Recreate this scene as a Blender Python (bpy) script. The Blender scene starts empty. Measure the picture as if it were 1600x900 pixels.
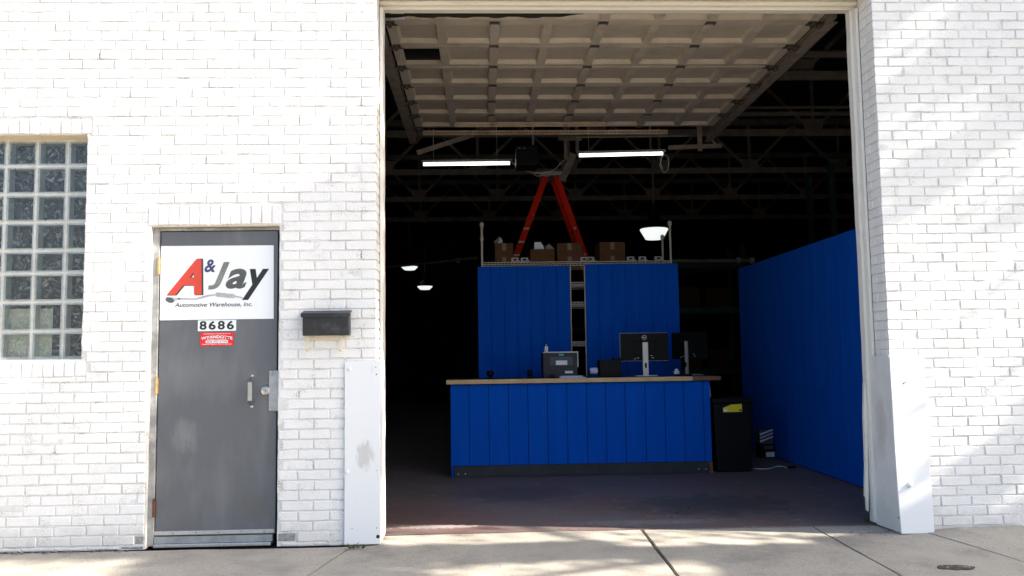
import bpy, bmesh, math, random
import numpy as np
from mathutils import Vector, Matrix
rnd = random.Random(7)
sc = bpy.context.scene
COL = sc.collection

# ------------------------------------------------------------------ camera
F, Y0, H = 1298.0, 5.75, 1.25            # focal length in pixels of the 1600 px photo, distance to the facade, eye height
def cam_rows(yaw=0.03696, pitch=0.08218, roll=-0.01422):
    cy, sy = math.cos(yaw), math.sin(yaw); cp, sp = math.cos(pitch), math.sin(pitch)
    A = np.array([[cy, -sy, 0], [sy, cy, 0], [0, 0, 1]])
    P = np.array([[1, 0, 0], [0, cp, sp], [0, -sp, cp]])
    Cc = np.array([[1, 0, 0], [0, 0, -1], [0, 1, 0]]) @ P @ A
    c, s = math.cos(roll), math.sin(roll)
    return np.array([[c, -s, 0], [s, c, 0], [0, 0, 1]]) @ Cc
RR = cam_rows()
cd = bpy.data.cameras.new('camera'); cam = bpy.data.objects.new('camera', cd); COL.objects.link(cam)
cd.sensor_width = 36.0; cd.lens = F / 1600 * 36; cd.clip_start = 0.05; cd.clip_end = 600
m = Matrix.Identity(4)
for i in range(3):
    m[i][0] = RR[0][i]; m[i][1] = -RR[1][i]; m[i][2] = -RR[2][i]
m[0][3], m[1][3], m[2][3] = 0, -Y0, H
cam.matrix_world = m
sc.camera = cam

# ------------------------------------------------------------------ world, sun, exposure
SUN = Vector((1.0, -0.193, 0.65)).normalized()
w = bpy.data.worlds.new('World'); sc.world = w; w.use_nodes = True
nt = w.node_tree; bg = nt.nodes['Background']
sky = nt.nodes.new('ShaderNodeTexSky'); sky.sky_type = 'NISHITA'; sky.sun_disc = False
sky.sun_elevation = math.asin(SUN.z); sky.sun_rotation = math.atan2(SUN.x, SUN.y)
sky.air_density = 1.0; sky.dust_density = 2.6; sky.ozone_density = 1.0
nt.links.new(sky.outputs[0], bg.inputs[0]); bg.inputs[1].default_value = 0.12
sl = bpy.data.lights.new('sun', 'SUN'); so = bpy.data.objects.new('sun', sl); COL.objects.link(so)
sl.energy = 5.0; sl.angle = math.radians(0.53); sl.color = (1.0, 0.94, 0.84)
so.rotation_euler = SUN.to_track_quat('Z', 'Y').to_euler(); so.location = (12, -3, 12)
sc.view_settings.view_transform = 'Standard'; sc.view_settings.look = 'None'
sc.view_settings.exposure = 1.66; sc.view_settings.gamma = 1.0
sc.render.engine = 'CYCLES'
sc.cycles.use_denoising = True
sc.cycles.max_bounces = 10; sc.cycles.diffuse_bounces = 6; sc.cycles.transparent_max_bounces = 12
sc.cycles.sample_clamp_indirect = 6.0

# ------------------------------------------------------------------ helpers
Ri = RR.T
def ray(px, py):
    return Ri @ np.array([(px - 800) / F, (py - 450) / F, 1.0])
def atY(px, py, Y):
    d = ray(px, py); t = (Y + Y0) / d[1]
    return Vector((d[0] * t, Y, d[2] * t + H))
def atZ(px, py, Z=0.0):
    d = ray(px, py); t = (Z - H) / d[2]
    return Vector((d[0] * t, d[1] * t - Y0, Z))
def proj(X, Y, Z):
    v = RR @ np.array([X, Y + Y0, Z - H])
    return v[0] / v[2] * F + 800, v[1] / v[2] * F + 450, v[2]

WL = {}                                     # world location of every object made
def wloc(o): return WL.get(o.name, Vector((0, 0, 0)))
def tag(o, label=None, cat=None, group=None, kind=None):
    if label: o['label'] = label
    if cat: o['category'] = cat
    if group: o['group'] = group
    if kind: o['kind'] = kind
    return o
def thing(name, label, cat, loc, group=None):
    o = bpy.data.objects.new(name, None); COL.objects.link(o)
    o.location = loc; o.empty_display_size = 0.1; WL[o.name] = Vector(loc)
    return tag(o, label, cat, group)
def link(name, me, loc, parent=None, mat=None):
    o = bpy.data.objects.new(name, me); COL.objects.link(o)
    o.location = Vector(loc) - (wloc(parent) if parent else Vector((0, 0, 0)))
    if parent: o.parent = parent
    WL[o.name] = Vector(loc)
    if mat is not None and len(me.materials) == 0: me.materials.append(mat)
    return o

class MB:
    """collects shapes given in world coordinates; build() links them as ONE mesh object"""
    def __init__(s): s.v = []; s.f = []
    def add(s, vs, fs):
        n = len(s.v); s.v += [Vector(p) for p in vs]; s.f += [[i + n for i in q] for q in fs]; return s
    def box(s, x0, x1, y0, y1, z0, z1):
        return s.add([(x0, y0, z0), (x1, y0, z0), (x1, y1, z0), (x0, y1, z0), (x0, y0, z1), (x1, y0, z1), (x1, y1, z1), (x0, y1, z1)],
                     [(0, 3, 2, 1), (4, 5, 6, 7), (0, 1, 5, 4), (1, 2, 6, 5), (2, 3, 7, 6), (3, 0, 4, 7)])
    def obox(s, c, dx, dy, dz, M):
        b = MB().box(-dx / 2, dx / 2, -dy / 2, dy / 2, -dz / 2, dz / 2)
        return s.add([Vector(c) + M @ p for p in b.v], b.f)
    def bar(s, a, b, wx, wy, up=(0, 0, 1)):
        a, b = Vector(a), Vector(b); d = (b - a); L = d.length; d.normalize()
        x = d.cross(Vector(up))
        if x.length < 1e-4: x = d.cross(Vector((0, 1, 0)))
        x.normalize(); y = x.cross(d)
        M = Matrix((x, y, d)).transposed()
        return s.obox((a + b) / 2, wx, wy, L, M)
    def tube(s, pts, r, n=8, caps=True):
        pts = [Vector(p) for p in pts]; rs = r if isinstance(r, (list, tuple)) else [r] * len(pts)
        rings = []; prev = None
        for i, p in enumerate(pts):
            d = (pts[min(i + 1, len(pts) - 1)] - pts[max(i - 1, 0)]).normalized()
            x = prev - d * prev.dot(d) if prev is not None else d.cross(Vector((0.3, 0.2, 0.93)))
            if x.length < 1e-4: x = d.orthogonal()
            x.normalize(); prev = x; y = d.cross(x)
            rings.append([p + rs[i] * (math.cos(t) * x + math.sin(t) * y) for t in [2 * math.pi * k / n for k in range(n)]])
        vs = [q for R_ in rings for q in R_]; fs = []
        for i in range(len(pts) - 1):
            for k in range(n):
                fs.append((i * n + k, i * n + (k + 1) % n, (i + 1) * n + (k + 1) % n, (i + 1) * n + k))
        if caps: fs += [tuple(range(n))[::-1], tuple(range((len(pts) - 1) * n, len(pts) * n))]
        return s.add(vs, fs)
    def lathe(s, c, prof, n=24, axis='Z'):
        vs = []; fs = []
        for (r, h) in prof:
            for k in range(n):
                t = 2 * math.pi * k / n; p = (r * math.cos(t), r * math.sin(t), h)
                if axis == 'Y': p = (p[0], p[2], p[1])
                if axis == 'X': p = (p[2], p[0], p[1])
                vs.append(Vector(c) + Vector(p))
        for i in range(len(prof) - 1):
            for k in range(n): fs.append((i * n + k, i * n + (k + 1) % n, (i + 1) * n + (k + 1) % n, (i + 1) * n + k))
        fs += [tuple(range(n))[::-1], tuple(range((len(prof) - 1) * n, len(prof) * n))]
        return s.add(vs, fs)
    def prism(s, poly, y0, y1):             # poly in (x, z), extruded along Y
        n = len(poly); vs = [(x, y0, z) for x, z in poly] + [(x, y1, z) for x, z in poly]
        fs = [tuple(range(n)), tuple(range(2 * n - 1, n - 1, -1))] + [(i, n + i, n + (i + 1) % n, (i + 1) % n) for i in range(n)]
        return s.add(vs, fs)
    def build(s, name, mat, parent=None, bevel=0, seg=2, smooth=False, origin=None):
        xs = [p.x for p in s.v]; ys = [p.y for p in s.v]; zs = [p.z for p in s.v]
        c = Vector(((min(xs) + max(xs)) / 2, (min(ys) + max(ys)) / 2, (min(zs) + max(zs)) / 2)) if origin is None else Vector(origin)
        me = bpy.data.meshes.new(name)
        me.from_pydata([p - c for p in s.v], [], s.f)
        bm = bmesh.new(); bm.from_mesh(me); bmesh.ops.recalc_face_normals(bm, faces=bm.faces)
        if bevel:
            es = [e for e in bm.edges if len(e.link_faces) == 2 and e.calc_face_angle(0) > 0.6]
            bmesh.ops.bevel(bm, geom=es, offset=bevel, segments=seg, profile=0.6, affect='EDGES', clamp_overlap=True)
        bm.to_mesh(me); bm.free()
        if smooth:
            me.polygons.foreach_set('use_smooth', [True] * len(me.polygons))
        o = link(name, me, c, parent, mat)
        return o

def copy_mesh_obj(src, loc, parent=None, name=None):
    o = src.copy(); COL.objects.link(o)
    if name: o.name = name
    o.parent = parent; o.location = Vector(loc) - (wloc(parent) if parent else Vector((0, 0, 0))); WL[o.name] = Vector(loc)
    return o

# ------------------------------------------------------------------ materials
def mat(name, col, rough=0.6, metal=0.0, var=0.0, vscale=8.0, col2=None, bump=0.0, bscale=60.0, detail=6.0, spec=0.5, objvar=0.0):
    M_ = bpy.data.materials.new(name); M_.use_nodes = True; n = M_.node_tree.nodes; L = M_.node_tree.links
    p = n['Principled BSDF']; p.inputs['Roughness'].default_value = rough; p.inputs['Metallic'].default_value = metal
    p.inputs['Specular IOR Level'].default_value = spec
    c4 = (*col, 1)
    p.inputs['Base Color'].default_value = c4
    tc = n.new('ShaderNodeTexCoord'); geo = n.new('ShaderNodeNewGeometry')
    out = None
    if var or col2:
        nz = n.new('ShaderNodeTexNoise'); nz.inputs['Scale'].default_value = vscale; nz.inputs['Detail'].default_value = detail
        nz.inputs['Roughness'].default_value = 0.65
        L.new(geo.outputs['Position'], nz.inputs['Vector'])
        cr = n.new('ShaderNodeValToRGB'); cr.color_ramp.elements[0].position = 0.35; cr.color_ramp.elements[1].position = 0.68
        c2 = col2 or tuple(x * (1 - var) for x in col)
        cr.color_ramp.elements[0].color = (*c2, 1); cr.color_ramp.elements[1].color = c4
        L.new(nz.outputs[0], cr.inputs[0]); out = cr.outputs[0]
    if objvar:
        oi = n.new('ShaderNodeObjectInfo'); mr = n.new('ShaderNodeMapRange'); mr.inputs['To Min'].default_value = 1 - objvar; mr.inputs['To Max'].default_value = 1.0
        L.new(oi.outputs['Random'], mr.inputs['Value'])
        mx = n.new('ShaderNodeMix'); mx.data_type = 'RGBA'; mx.blend_type = 'MULTIPLY'; mx.inputs[0].default_value = 1
        if out: L.new(out, mx.inputs[6])
        else: mx.inputs[6].default_value = c4
        L.new(mr.outputs[0], mx.inputs[7]); out = mx.outputs[2]
    if out: L.new(out, p.inputs['Base Color'])
    if bump:
        b = n.new('ShaderNodeTexNoise'); b.inputs['Scale'].default_value = bscale; b.inputs['Detail'].default_value = 6
        L.new(geo.outputs['Position'], b.inputs['Vector'])
        bp = n.new('ShaderNodeBump'); bp.inputs['Strength'].default_value = bump; bp.inputs['Distance'].default_value = 0.01
        L.new(b.outputs[0], bp.inputs['Height']); L.new(bp.outputs[0], p.inputs['Normal'])
    return M_
def emit(name, col, s):
    M_ = bpy.data.materials.new(name); M_.use_nodes = True; n = M_.node_tree.nodes
    p = n['Principled BSDF']; p.inputs['Base Color'].default_value = (0.8, 0.8, 0.8, 1)
    p.inputs['Emission Color'].default_value = (*col, 1); p.inputs['Emission Strength'].default_value = s
    return M_

def brick_paint(name='white_brick_paint', base=(0.815, 0.80, 0.78), bare=(0.42, 0.41, 0.40), bareamt=0.665):
    M_ = bpy.data.materials.new(name); M_.use_nodes = True; n = M_.node_tree.nodes; L = M_.node_tree.links
    p = n['Principled BSDF']; p.inputs['Roughness'].default_value = 0.62; p.inputs['Specular IOR Level'].default_value = 0.3
    geo = n.new('ShaderNodeNewGeometry')
    def noise(sc_, det=5, rough=0.6):
        q = n.new('ShaderNodeTexNoise'); q.inputs['Scale'].default_value = sc_; q.inputs['Detail'].default_value = det; q.inputs['Roughness'].default_value = rough
        L.new(geo.outputs['Position'], q.inputs['Vector']); return q
    # tone per brick and broad dirt
    oi = n.new('ShaderNodeObjectInfo')
    big = noise(1.3, 4); r1 = n.new('ShaderNodeMapRange'); r1.inputs['From Min'].default_value = 0.3; r1.inputs['From Max'].default_value = 0.7; r1.inputs['To Min'].default_value = 0.93; r1.inputs['To Max'].default_value = 1.0
    L.new(big.outputs[0], r1.inputs[0])
    mx = n.new('ShaderNodeMix'); mx.data_type = 'RGBA'; mx.blend_type = 'MULTIPLY'; mx.inputs[0].default_value = 1; mx.inputs[6].default_value = (*base, 1)
    L.new(r1.outputs[0], mx.inputs[7])
    # pits: small specks of bare masonry in clusters
    pn = noise(170, 3, 0.55); cl = noise(9, 3)
    add = n.new('ShaderNodeMath'); add.operation = 'MULTIPLY_ADD'; add.inputs[1].default_value = 0.5; L.new(cl.outputs[0], add.inputs[0]); L.new(pn.outputs[0], add.inputs[2])
    pr = n.new('ShaderNodeMapRange'); pr.inputs['From Min'].default_value = bareamt + 0.22; pr.inputs['From Max'].default_value = bareamt + 0.27
    L.new(add.outputs[0], pr.inputs[0])
    mx2 = n.new('ShaderNodeMix'); mx2.data_type = 'RGBA'; L.new(pr.outputs[0], mx2.inputs[0]); L.new(mx.outputs[2], mx2.inputs[6]); mx2.inputs[7].default_value = (*bare, 1)
    L.new(mx2.outputs[2], p.inputs['Base Color'])
    b1 = noise(45, 6, 0.6); h = n.new('ShaderNodeMath'); h.operation = 'MULTIPLY_ADD'; h.inputs[1].default_value = -0.8; L.new(pr.outputs[0], h.inputs[0]); L.new(b1.outputs[0], h.inputs[2])
    bp = n.new('ShaderNodeBump'); bp.inputs['Strength'].default_value = 0.42; bp.inputs['Distance'].default_value = 0.007
    L.new(h.outputs[0], bp.inputs['Height']); L.new(bp.outputs[0], p.inputs['Normal'])
    return M_

def concrete(name, c1, c2, stain, scale=2.0, bump=0.35, speck=True):
    M_ = bpy.data.materials.new(name); M_.use_nodes = True; n = M_.node_tree.nodes; L = M_.node_tree.links
    p = n['Principled BSDF']; p.inputs['Roughness'].default_value = 0.85; p.inputs['Specular IOR Level'].default_value = 0.25
    geo = n.new('ShaderNodeNewGeometry')
    def noise(s_, d=6, r=0.65):
        q = n.new('ShaderNodeTexNoise'); q.inputs['Scale'].default_value = s_; q.inputs['Detail'].default_value = d; q.inputs['Roughness'].default_value = r
        L.new(geo.outputs['Position'], q.inputs['Vector']); return q
    a = noise(scale); cr = n.new('ShaderNodeValToRGB'); e = cr.color_ramp.elements
    e[0].position = 0.3; e[0].color = (*stain, 1); e[1].position = 0.72; e[1].color = (*c1, 1); k = e.new(0.5); k.color = (*c2, 1)
    L.new(a.outputs[0], cr.inputs[0])
    f = noise(160, 3, 0.7); fr = n.new('ShaderNodeMapRange'); fr.inputs['From Min'].default_value = 0.3; fr.inputs['From Max'].default_value = 0.7; fr.inputs['To Min'].default_value = 0.62; fr.inputs['To Max'].default_value = 1.28
    L.new(f.outputs[0], fr.inputs[0])
    mx = n.new('ShaderNodeMix'); mx.data_type = 'RGBA'; mx.blend_type = 'MULTIPLY'; mx.inputs[0].default_value = 1
    L.new(cr.outputs[0], mx.inputs[6]); L.new(fr.outputs[0], mx.inputs[7]); last = mx.outputs[2]
    if speck:
        s_ = noise(70, 2, 0.5); sr = n.new('ShaderNodeMapRange'); sr.inputs['From Min'].default_value = 0.70; sr.inputs['From Max'].default_value = 0.73; L.new(s_.outputs[0], sr.inputs[0])
        m3 = n.new('ShaderNodeMix'); m3.data_type = 'RGBA'; L.new(sr.outputs[0], m3.inputs[0]); L.new(last, m3.inputs[6]); m3.inputs[7].default_value = (0.09, 0.085, 0.08, 1); last = m3.outputs[2]
    L.new(last, p.inputs['Base Color'])
    b = noise(110, 5); bp = n.new('ShaderNodeBump'); bp.inputs['Strength'].default_value = bump; bp.inputs['Distance'].default_value = 0.006
    L.new(b.outputs[0], bp.inputs['Height']); L.new(bp.outputs[0], p.inputs['Normal'])
    return M_

def shop_floor_mat():
    M_ = bpy.data.materials.new('worn_floor_paint'); M_.use_nodes = True; n = M_.node_tree.nodes; L = M_.node_tree.links
    p = n['Principled BSDF']; p.inputs['Roughness'].default_value = 0.55; p.inputs['Specular IOR Level'].default_value = 0.35
    geo = n.new('ShaderNodeNewGeometry')
    def noise(s_, d=6, r=0.65, sy=1):
        mp = n.new('ShaderNodeMapping'); mp.inputs['Scale'].default_value = (1, sy, 1); L.new(geo.outputs['Position'], mp.inputs['Vector'])
        q = n.new('ShaderNodeTexNoise'); q.inputs['Scale'].default_value = s_; q.inputs['Detail'].default_value = d; q.inputs['Roughness'].default_value = r
        L.new(mp.outputs[0], q.inputs['Vector']); return q
    a = noise(1.1); cr = n.new('ShaderNodeValToRGB'); e = cr.color_ramp.elements
    e[0].position = 0.36; e[0].color = (0.175, 0.105, 0.092, 1); e[1].position = 0.6; e[1].color = (0.152, 0.138, 0.130, 1)
    L.new(a.outputs[0], cr.inputs[0])
    s_ = noise(5, 8, 0.75, 2.5); sr = n.new('ShaderNodeMapRange'); sr.inputs['From Min'].default_value = 0.57; sr.inputs['From Max'].default_value = 0.66; sr.inputs['To Max'].default_value = 0.42; L.new(s_.outputs[0], sr.inputs[0])
    m3 = n.new('ShaderNodeMix'); m3.data_type = 'RGBA'; L.new(sr.outputs[0], m3.inputs[0]); L.new(cr.outputs[0], m3.inputs[6]); m3.inputs[7].default_value = (0.5, 0.46, 0.44, 1)
    L.new(m3.outputs[2], p.inputs['Base Color'])
    b = noise(40, 5); bp = n.new('ShaderNodeBump'); bp.inputs['Strength'].default_value = 0.2; bp.inputs['Distance'].default_value = 0.004
    L.new(b.outputs[0], bp.inputs['Height']); L.new(bp.outputs[0], p.inputs['Normal'])
    return M_

def scuffed_paint(name, col, scuff, lo=0.66, scale=2.2, rough=0.45, stretch=(1, 1, 1), bump=0.04, chips=None, spec=0.4):
    M_ = bpy.data.materials.new(name); M_.use_nodes = True; n = M_.node_tree.nodes; L = M_.node_tree.links
    p = n['Principled BSDF']; p.inputs['Roughness'].default_value = rough; p.inputs['Specular IOR Level'].default_value = spec
    geo = n.new('ShaderNodeNewGeometry'); mp = n.new('ShaderNodeMapping'); mp.inputs['Scale'].default_value = stretch; L.new(geo.outputs['Position'], mp.inputs['Vector'])
    a = n.new('ShaderNodeTexNoise'); a.inputs['Scale'].default_value = scale; a.inputs['Detail'].default_value = 7; a.inputs['Roughness'].default_value = 0.6; L.new(mp.outputs[0], a.inputs['Vector'])
    r = n.new('ShaderNodeMapRange'); r.inputs['From Min'].default_value = lo - 0.16; r.inputs['From Max'].default_value = lo + 0.12; L.new(a.outputs[0], r.inputs[0])
    mx = n.new('ShaderNodeMix'); mx.data_type = 'RGBA'; L.new(r.outputs[0], mx.inputs[0]); mx.inputs[6].default_value = (*col, 1); mx.inputs[7].default_value = (*scuff, 1); last = mx.outputs[2]
    if chips:
        c_ = n.new('ShaderNodeTexNoise'); c_.inputs['Scale'].default_value = 26; c_.inputs['Detail'].default_value = 4; L.new(geo.outputs['Position'], c_.inputs['Vector'])
        r2 = n.new('ShaderNodeMapRange'); r2.inputs['From Min'].default_value = 0.72; r2.inputs['From Max'].default_value = 0.75; L.new(c_.outputs[0], r2.inputs[0])
        m2 = n.new('ShaderNodeMix'); m2.data_type = 'RGBA'; L.new(r2.outputs[0], m2.inputs[0]); L.new(last, m2.inputs[6]); m2.inputs[7].default_value = (*chips, 1); last = m2.outputs[2]
    L.new(last, p.inputs['Base Color'])
    b = n.new('ShaderNodeTexNoise'); b.inputs['Scale'].default_value = 14; b.inputs['Detail'].default_value = 4; L.new(geo.outputs['Position'], b.inputs['Vector'])
    bp = n.new('ShaderNodeBump'); bp.inputs['Strength'].default_value = bump; bp.inputs['Distance'].default_value = 0.01; L.new(b.outputs[0], bp.inputs['Height']); L.new(bp.outputs[0], p.inputs['Normal'])
    return M_

def thin_glass():
    M_ = bpy.data.materials.new('glass_block_face'); M_.use_nodes = True; n = M_.node_tree.nodes; L = M_.node_tree.links
    o = n['Material Output']; n.remove(n['Principled BSDF'])
    t = n.new('ShaderNodeBsdfTransparent'); t.inputs[0].default_value = (0.93, 0.94, 0.93, 1)
    g = n.new('ShaderNodeBsdfGlossy'); g.inputs['Roughness'].default_value = 0.06
    fr = n.new('ShaderNodeFresnel'); fr.inputs[0].default_value = 1.5
    geo = n.new('ShaderNodeNewGeometry'); nz = n.new('ShaderNodeTexNoise'); nz.inputs['Scale'].default_value = 22; nz.inputs['Detail'].default_value = 1.5; nz.inputs['Distortion'].default_value = 1.2
    L.new(geo.outputs['Position'], nz.inputs['Vector'])
    bp = n.new('ShaderNodeBump'); bp.inputs['Strength'].default_value = 0.35; bp.inputs['Distance'].default_value = 0.02; L.new(nz.outputs[0], bp.inputs['Height'])
    L.new(bp.outputs[0], g.inputs['Normal']); L.new(bp.outputs[0], fr.inputs['Normal'])
    mx = n.new('ShaderNodeMixShader'); L.new(fr.outputs[0], mx.inputs[0]); L.new(t.outputs[0], mx.inputs[1]); L.new(g.outputs[0], mx.inputs[2]); L.new(mx.outputs[0], o.inputs[0])
    return M_
def wavy_back(name, c1, c2, rough=0.12):
    M_ = bpy.data.materials.new(name); M_.use_nodes = True; n = M_.node_tree.nodes; L = M_.node_tree.links
    p = n['Principled BSDF']; p.inputs['Roughness'].default_value = rough
    geo = n.new('ShaderNodeNewGeometry'); nz = n.new('ShaderNodeTexNoise'); nz.inputs['Scale'].default_value = 16; nz.inputs['Detail'].default_value = 2.5; nz.inputs['Distortion'].default_value = 2.6
    L.new(geo.outputs['Position'], nz.inputs['Vector'])
    cr = n.new('ShaderNodeValToRGB'); cr.color_ramp.elements[0].position = 0.52; cr.color_ramp.elements[0].color = (*c1, 1); cr.color_ramp.elements[1].position = 0.74; cr.color_ramp.elements[1].color = (*c2, 1)
    L.new(nz.outputs[0], cr.inputs[0]); L.new(cr.outputs[0], p.inputs['Base Color'])
    bp = n.new('ShaderNodeBump'); bp.inputs['Strength'].default_value = 0.9; bp.inputs['Distance'].default_value = 0.03; L.new(nz.outputs[0], bp.inputs['Height']); L.new(bp.outputs[0], p.inputs['Normal'])
    return M_

def stain(M_, c, scale, col, amount=0.7, nscale=9.0, cut=(0.42, 0.7), nst=(1, 1, 1)):
    n = M_.node_tree.nodes; L = M_.node_tree.links; p = n['Principled BSDF']; inp = p.inputs['Base Color']
    geo = n.new('ShaderNodeNewGeometry'); mp = n.new('ShaderNodeMapping'); mp.vector_type = 'POINT'
    sub = n.new('ShaderNodeVectorMath'); sub.operation = 'SUBTRACT'; L.new(geo.outputs['Position'], sub.inputs[0]); sub.inputs[1].default_value = c
    mul = n.new('ShaderNodeVectorMath'); mul.operation = 'MULTIPLY'; L.new(sub.outputs[0], mul.inputs[0]); mul.inputs[1].default_value = tuple(1 / q for q in scale)
    ln = n.new('ShaderNodeVectorMath'); ln.operation = 'LENGTH'; L.new(mul.outputs[0], ln.inputs[0])
    nz = n.new('ShaderNodeTexNoise'); nz.inputs['Scale'].default_value = nscale; nz.inputs['Detail'].default_value = 6; nz.inputs['Roughness'].default_value = 0.65; mp.inputs['Scale'].default_value = nst; L.new(geo.outputs['Position'], mp.inputs['Vector']); L.new(mp.outputs[0], nz.inputs['Vector'])
    ma = n.new('ShaderNodeMath'); ma.operation = 'SUBTRACT'; ma.inputs[0].default_value = 1.0; L.new(ln.outputs['Value'], ma.inputs[1]); ma.use_clamp = True
    mb = n.new('ShaderNodeMath'); mb.operation = 'MULTIPLY_ADD'; mb.inputs[1].default_value = 0.55; L.new(ma.outputs[0], mb.inputs[0]); L.new(nz.outputs[0], mb.inputs[2])
    mr = n.new('ShaderNodeMapRange'); mr.inputs['From Min'].default_value = cut[0] + .2; mr.inputs['From Max'].default_value = cut[1] + .2; mr.inputs['To Max'].default_value = amount; L.new(mb.outputs[0], mr.inputs[0])
    gate = n.new('ShaderNodeMath'); gate.operation = 'MULTIPLY'; L.new(mr.outputs[0], gate.inputs[0])
    g2 = n.new('ShaderNodeMath'); g2.operation = 'MULTIPLY'; g2.use_clamp = True; g2.inputs[1].default_value = 4.0; L.new(ma.outputs[0], g2.inputs[0]); L.new(g2.outputs[0], gate.inputs[1])
    mx = n.new('ShaderNodeMix'); mx.data_type = 'RGBA'; L.new(gate.outputs[0], mx.inputs[0]); mx.inputs[7].default_value = (*col, 1)
    if inp.links: L.new(inp.links[0].from_socket, mx.inputs[6])
    else: mx.inputs[6].default_value = inp.default_value
    L.new(mx.outputs[2], inp)

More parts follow.
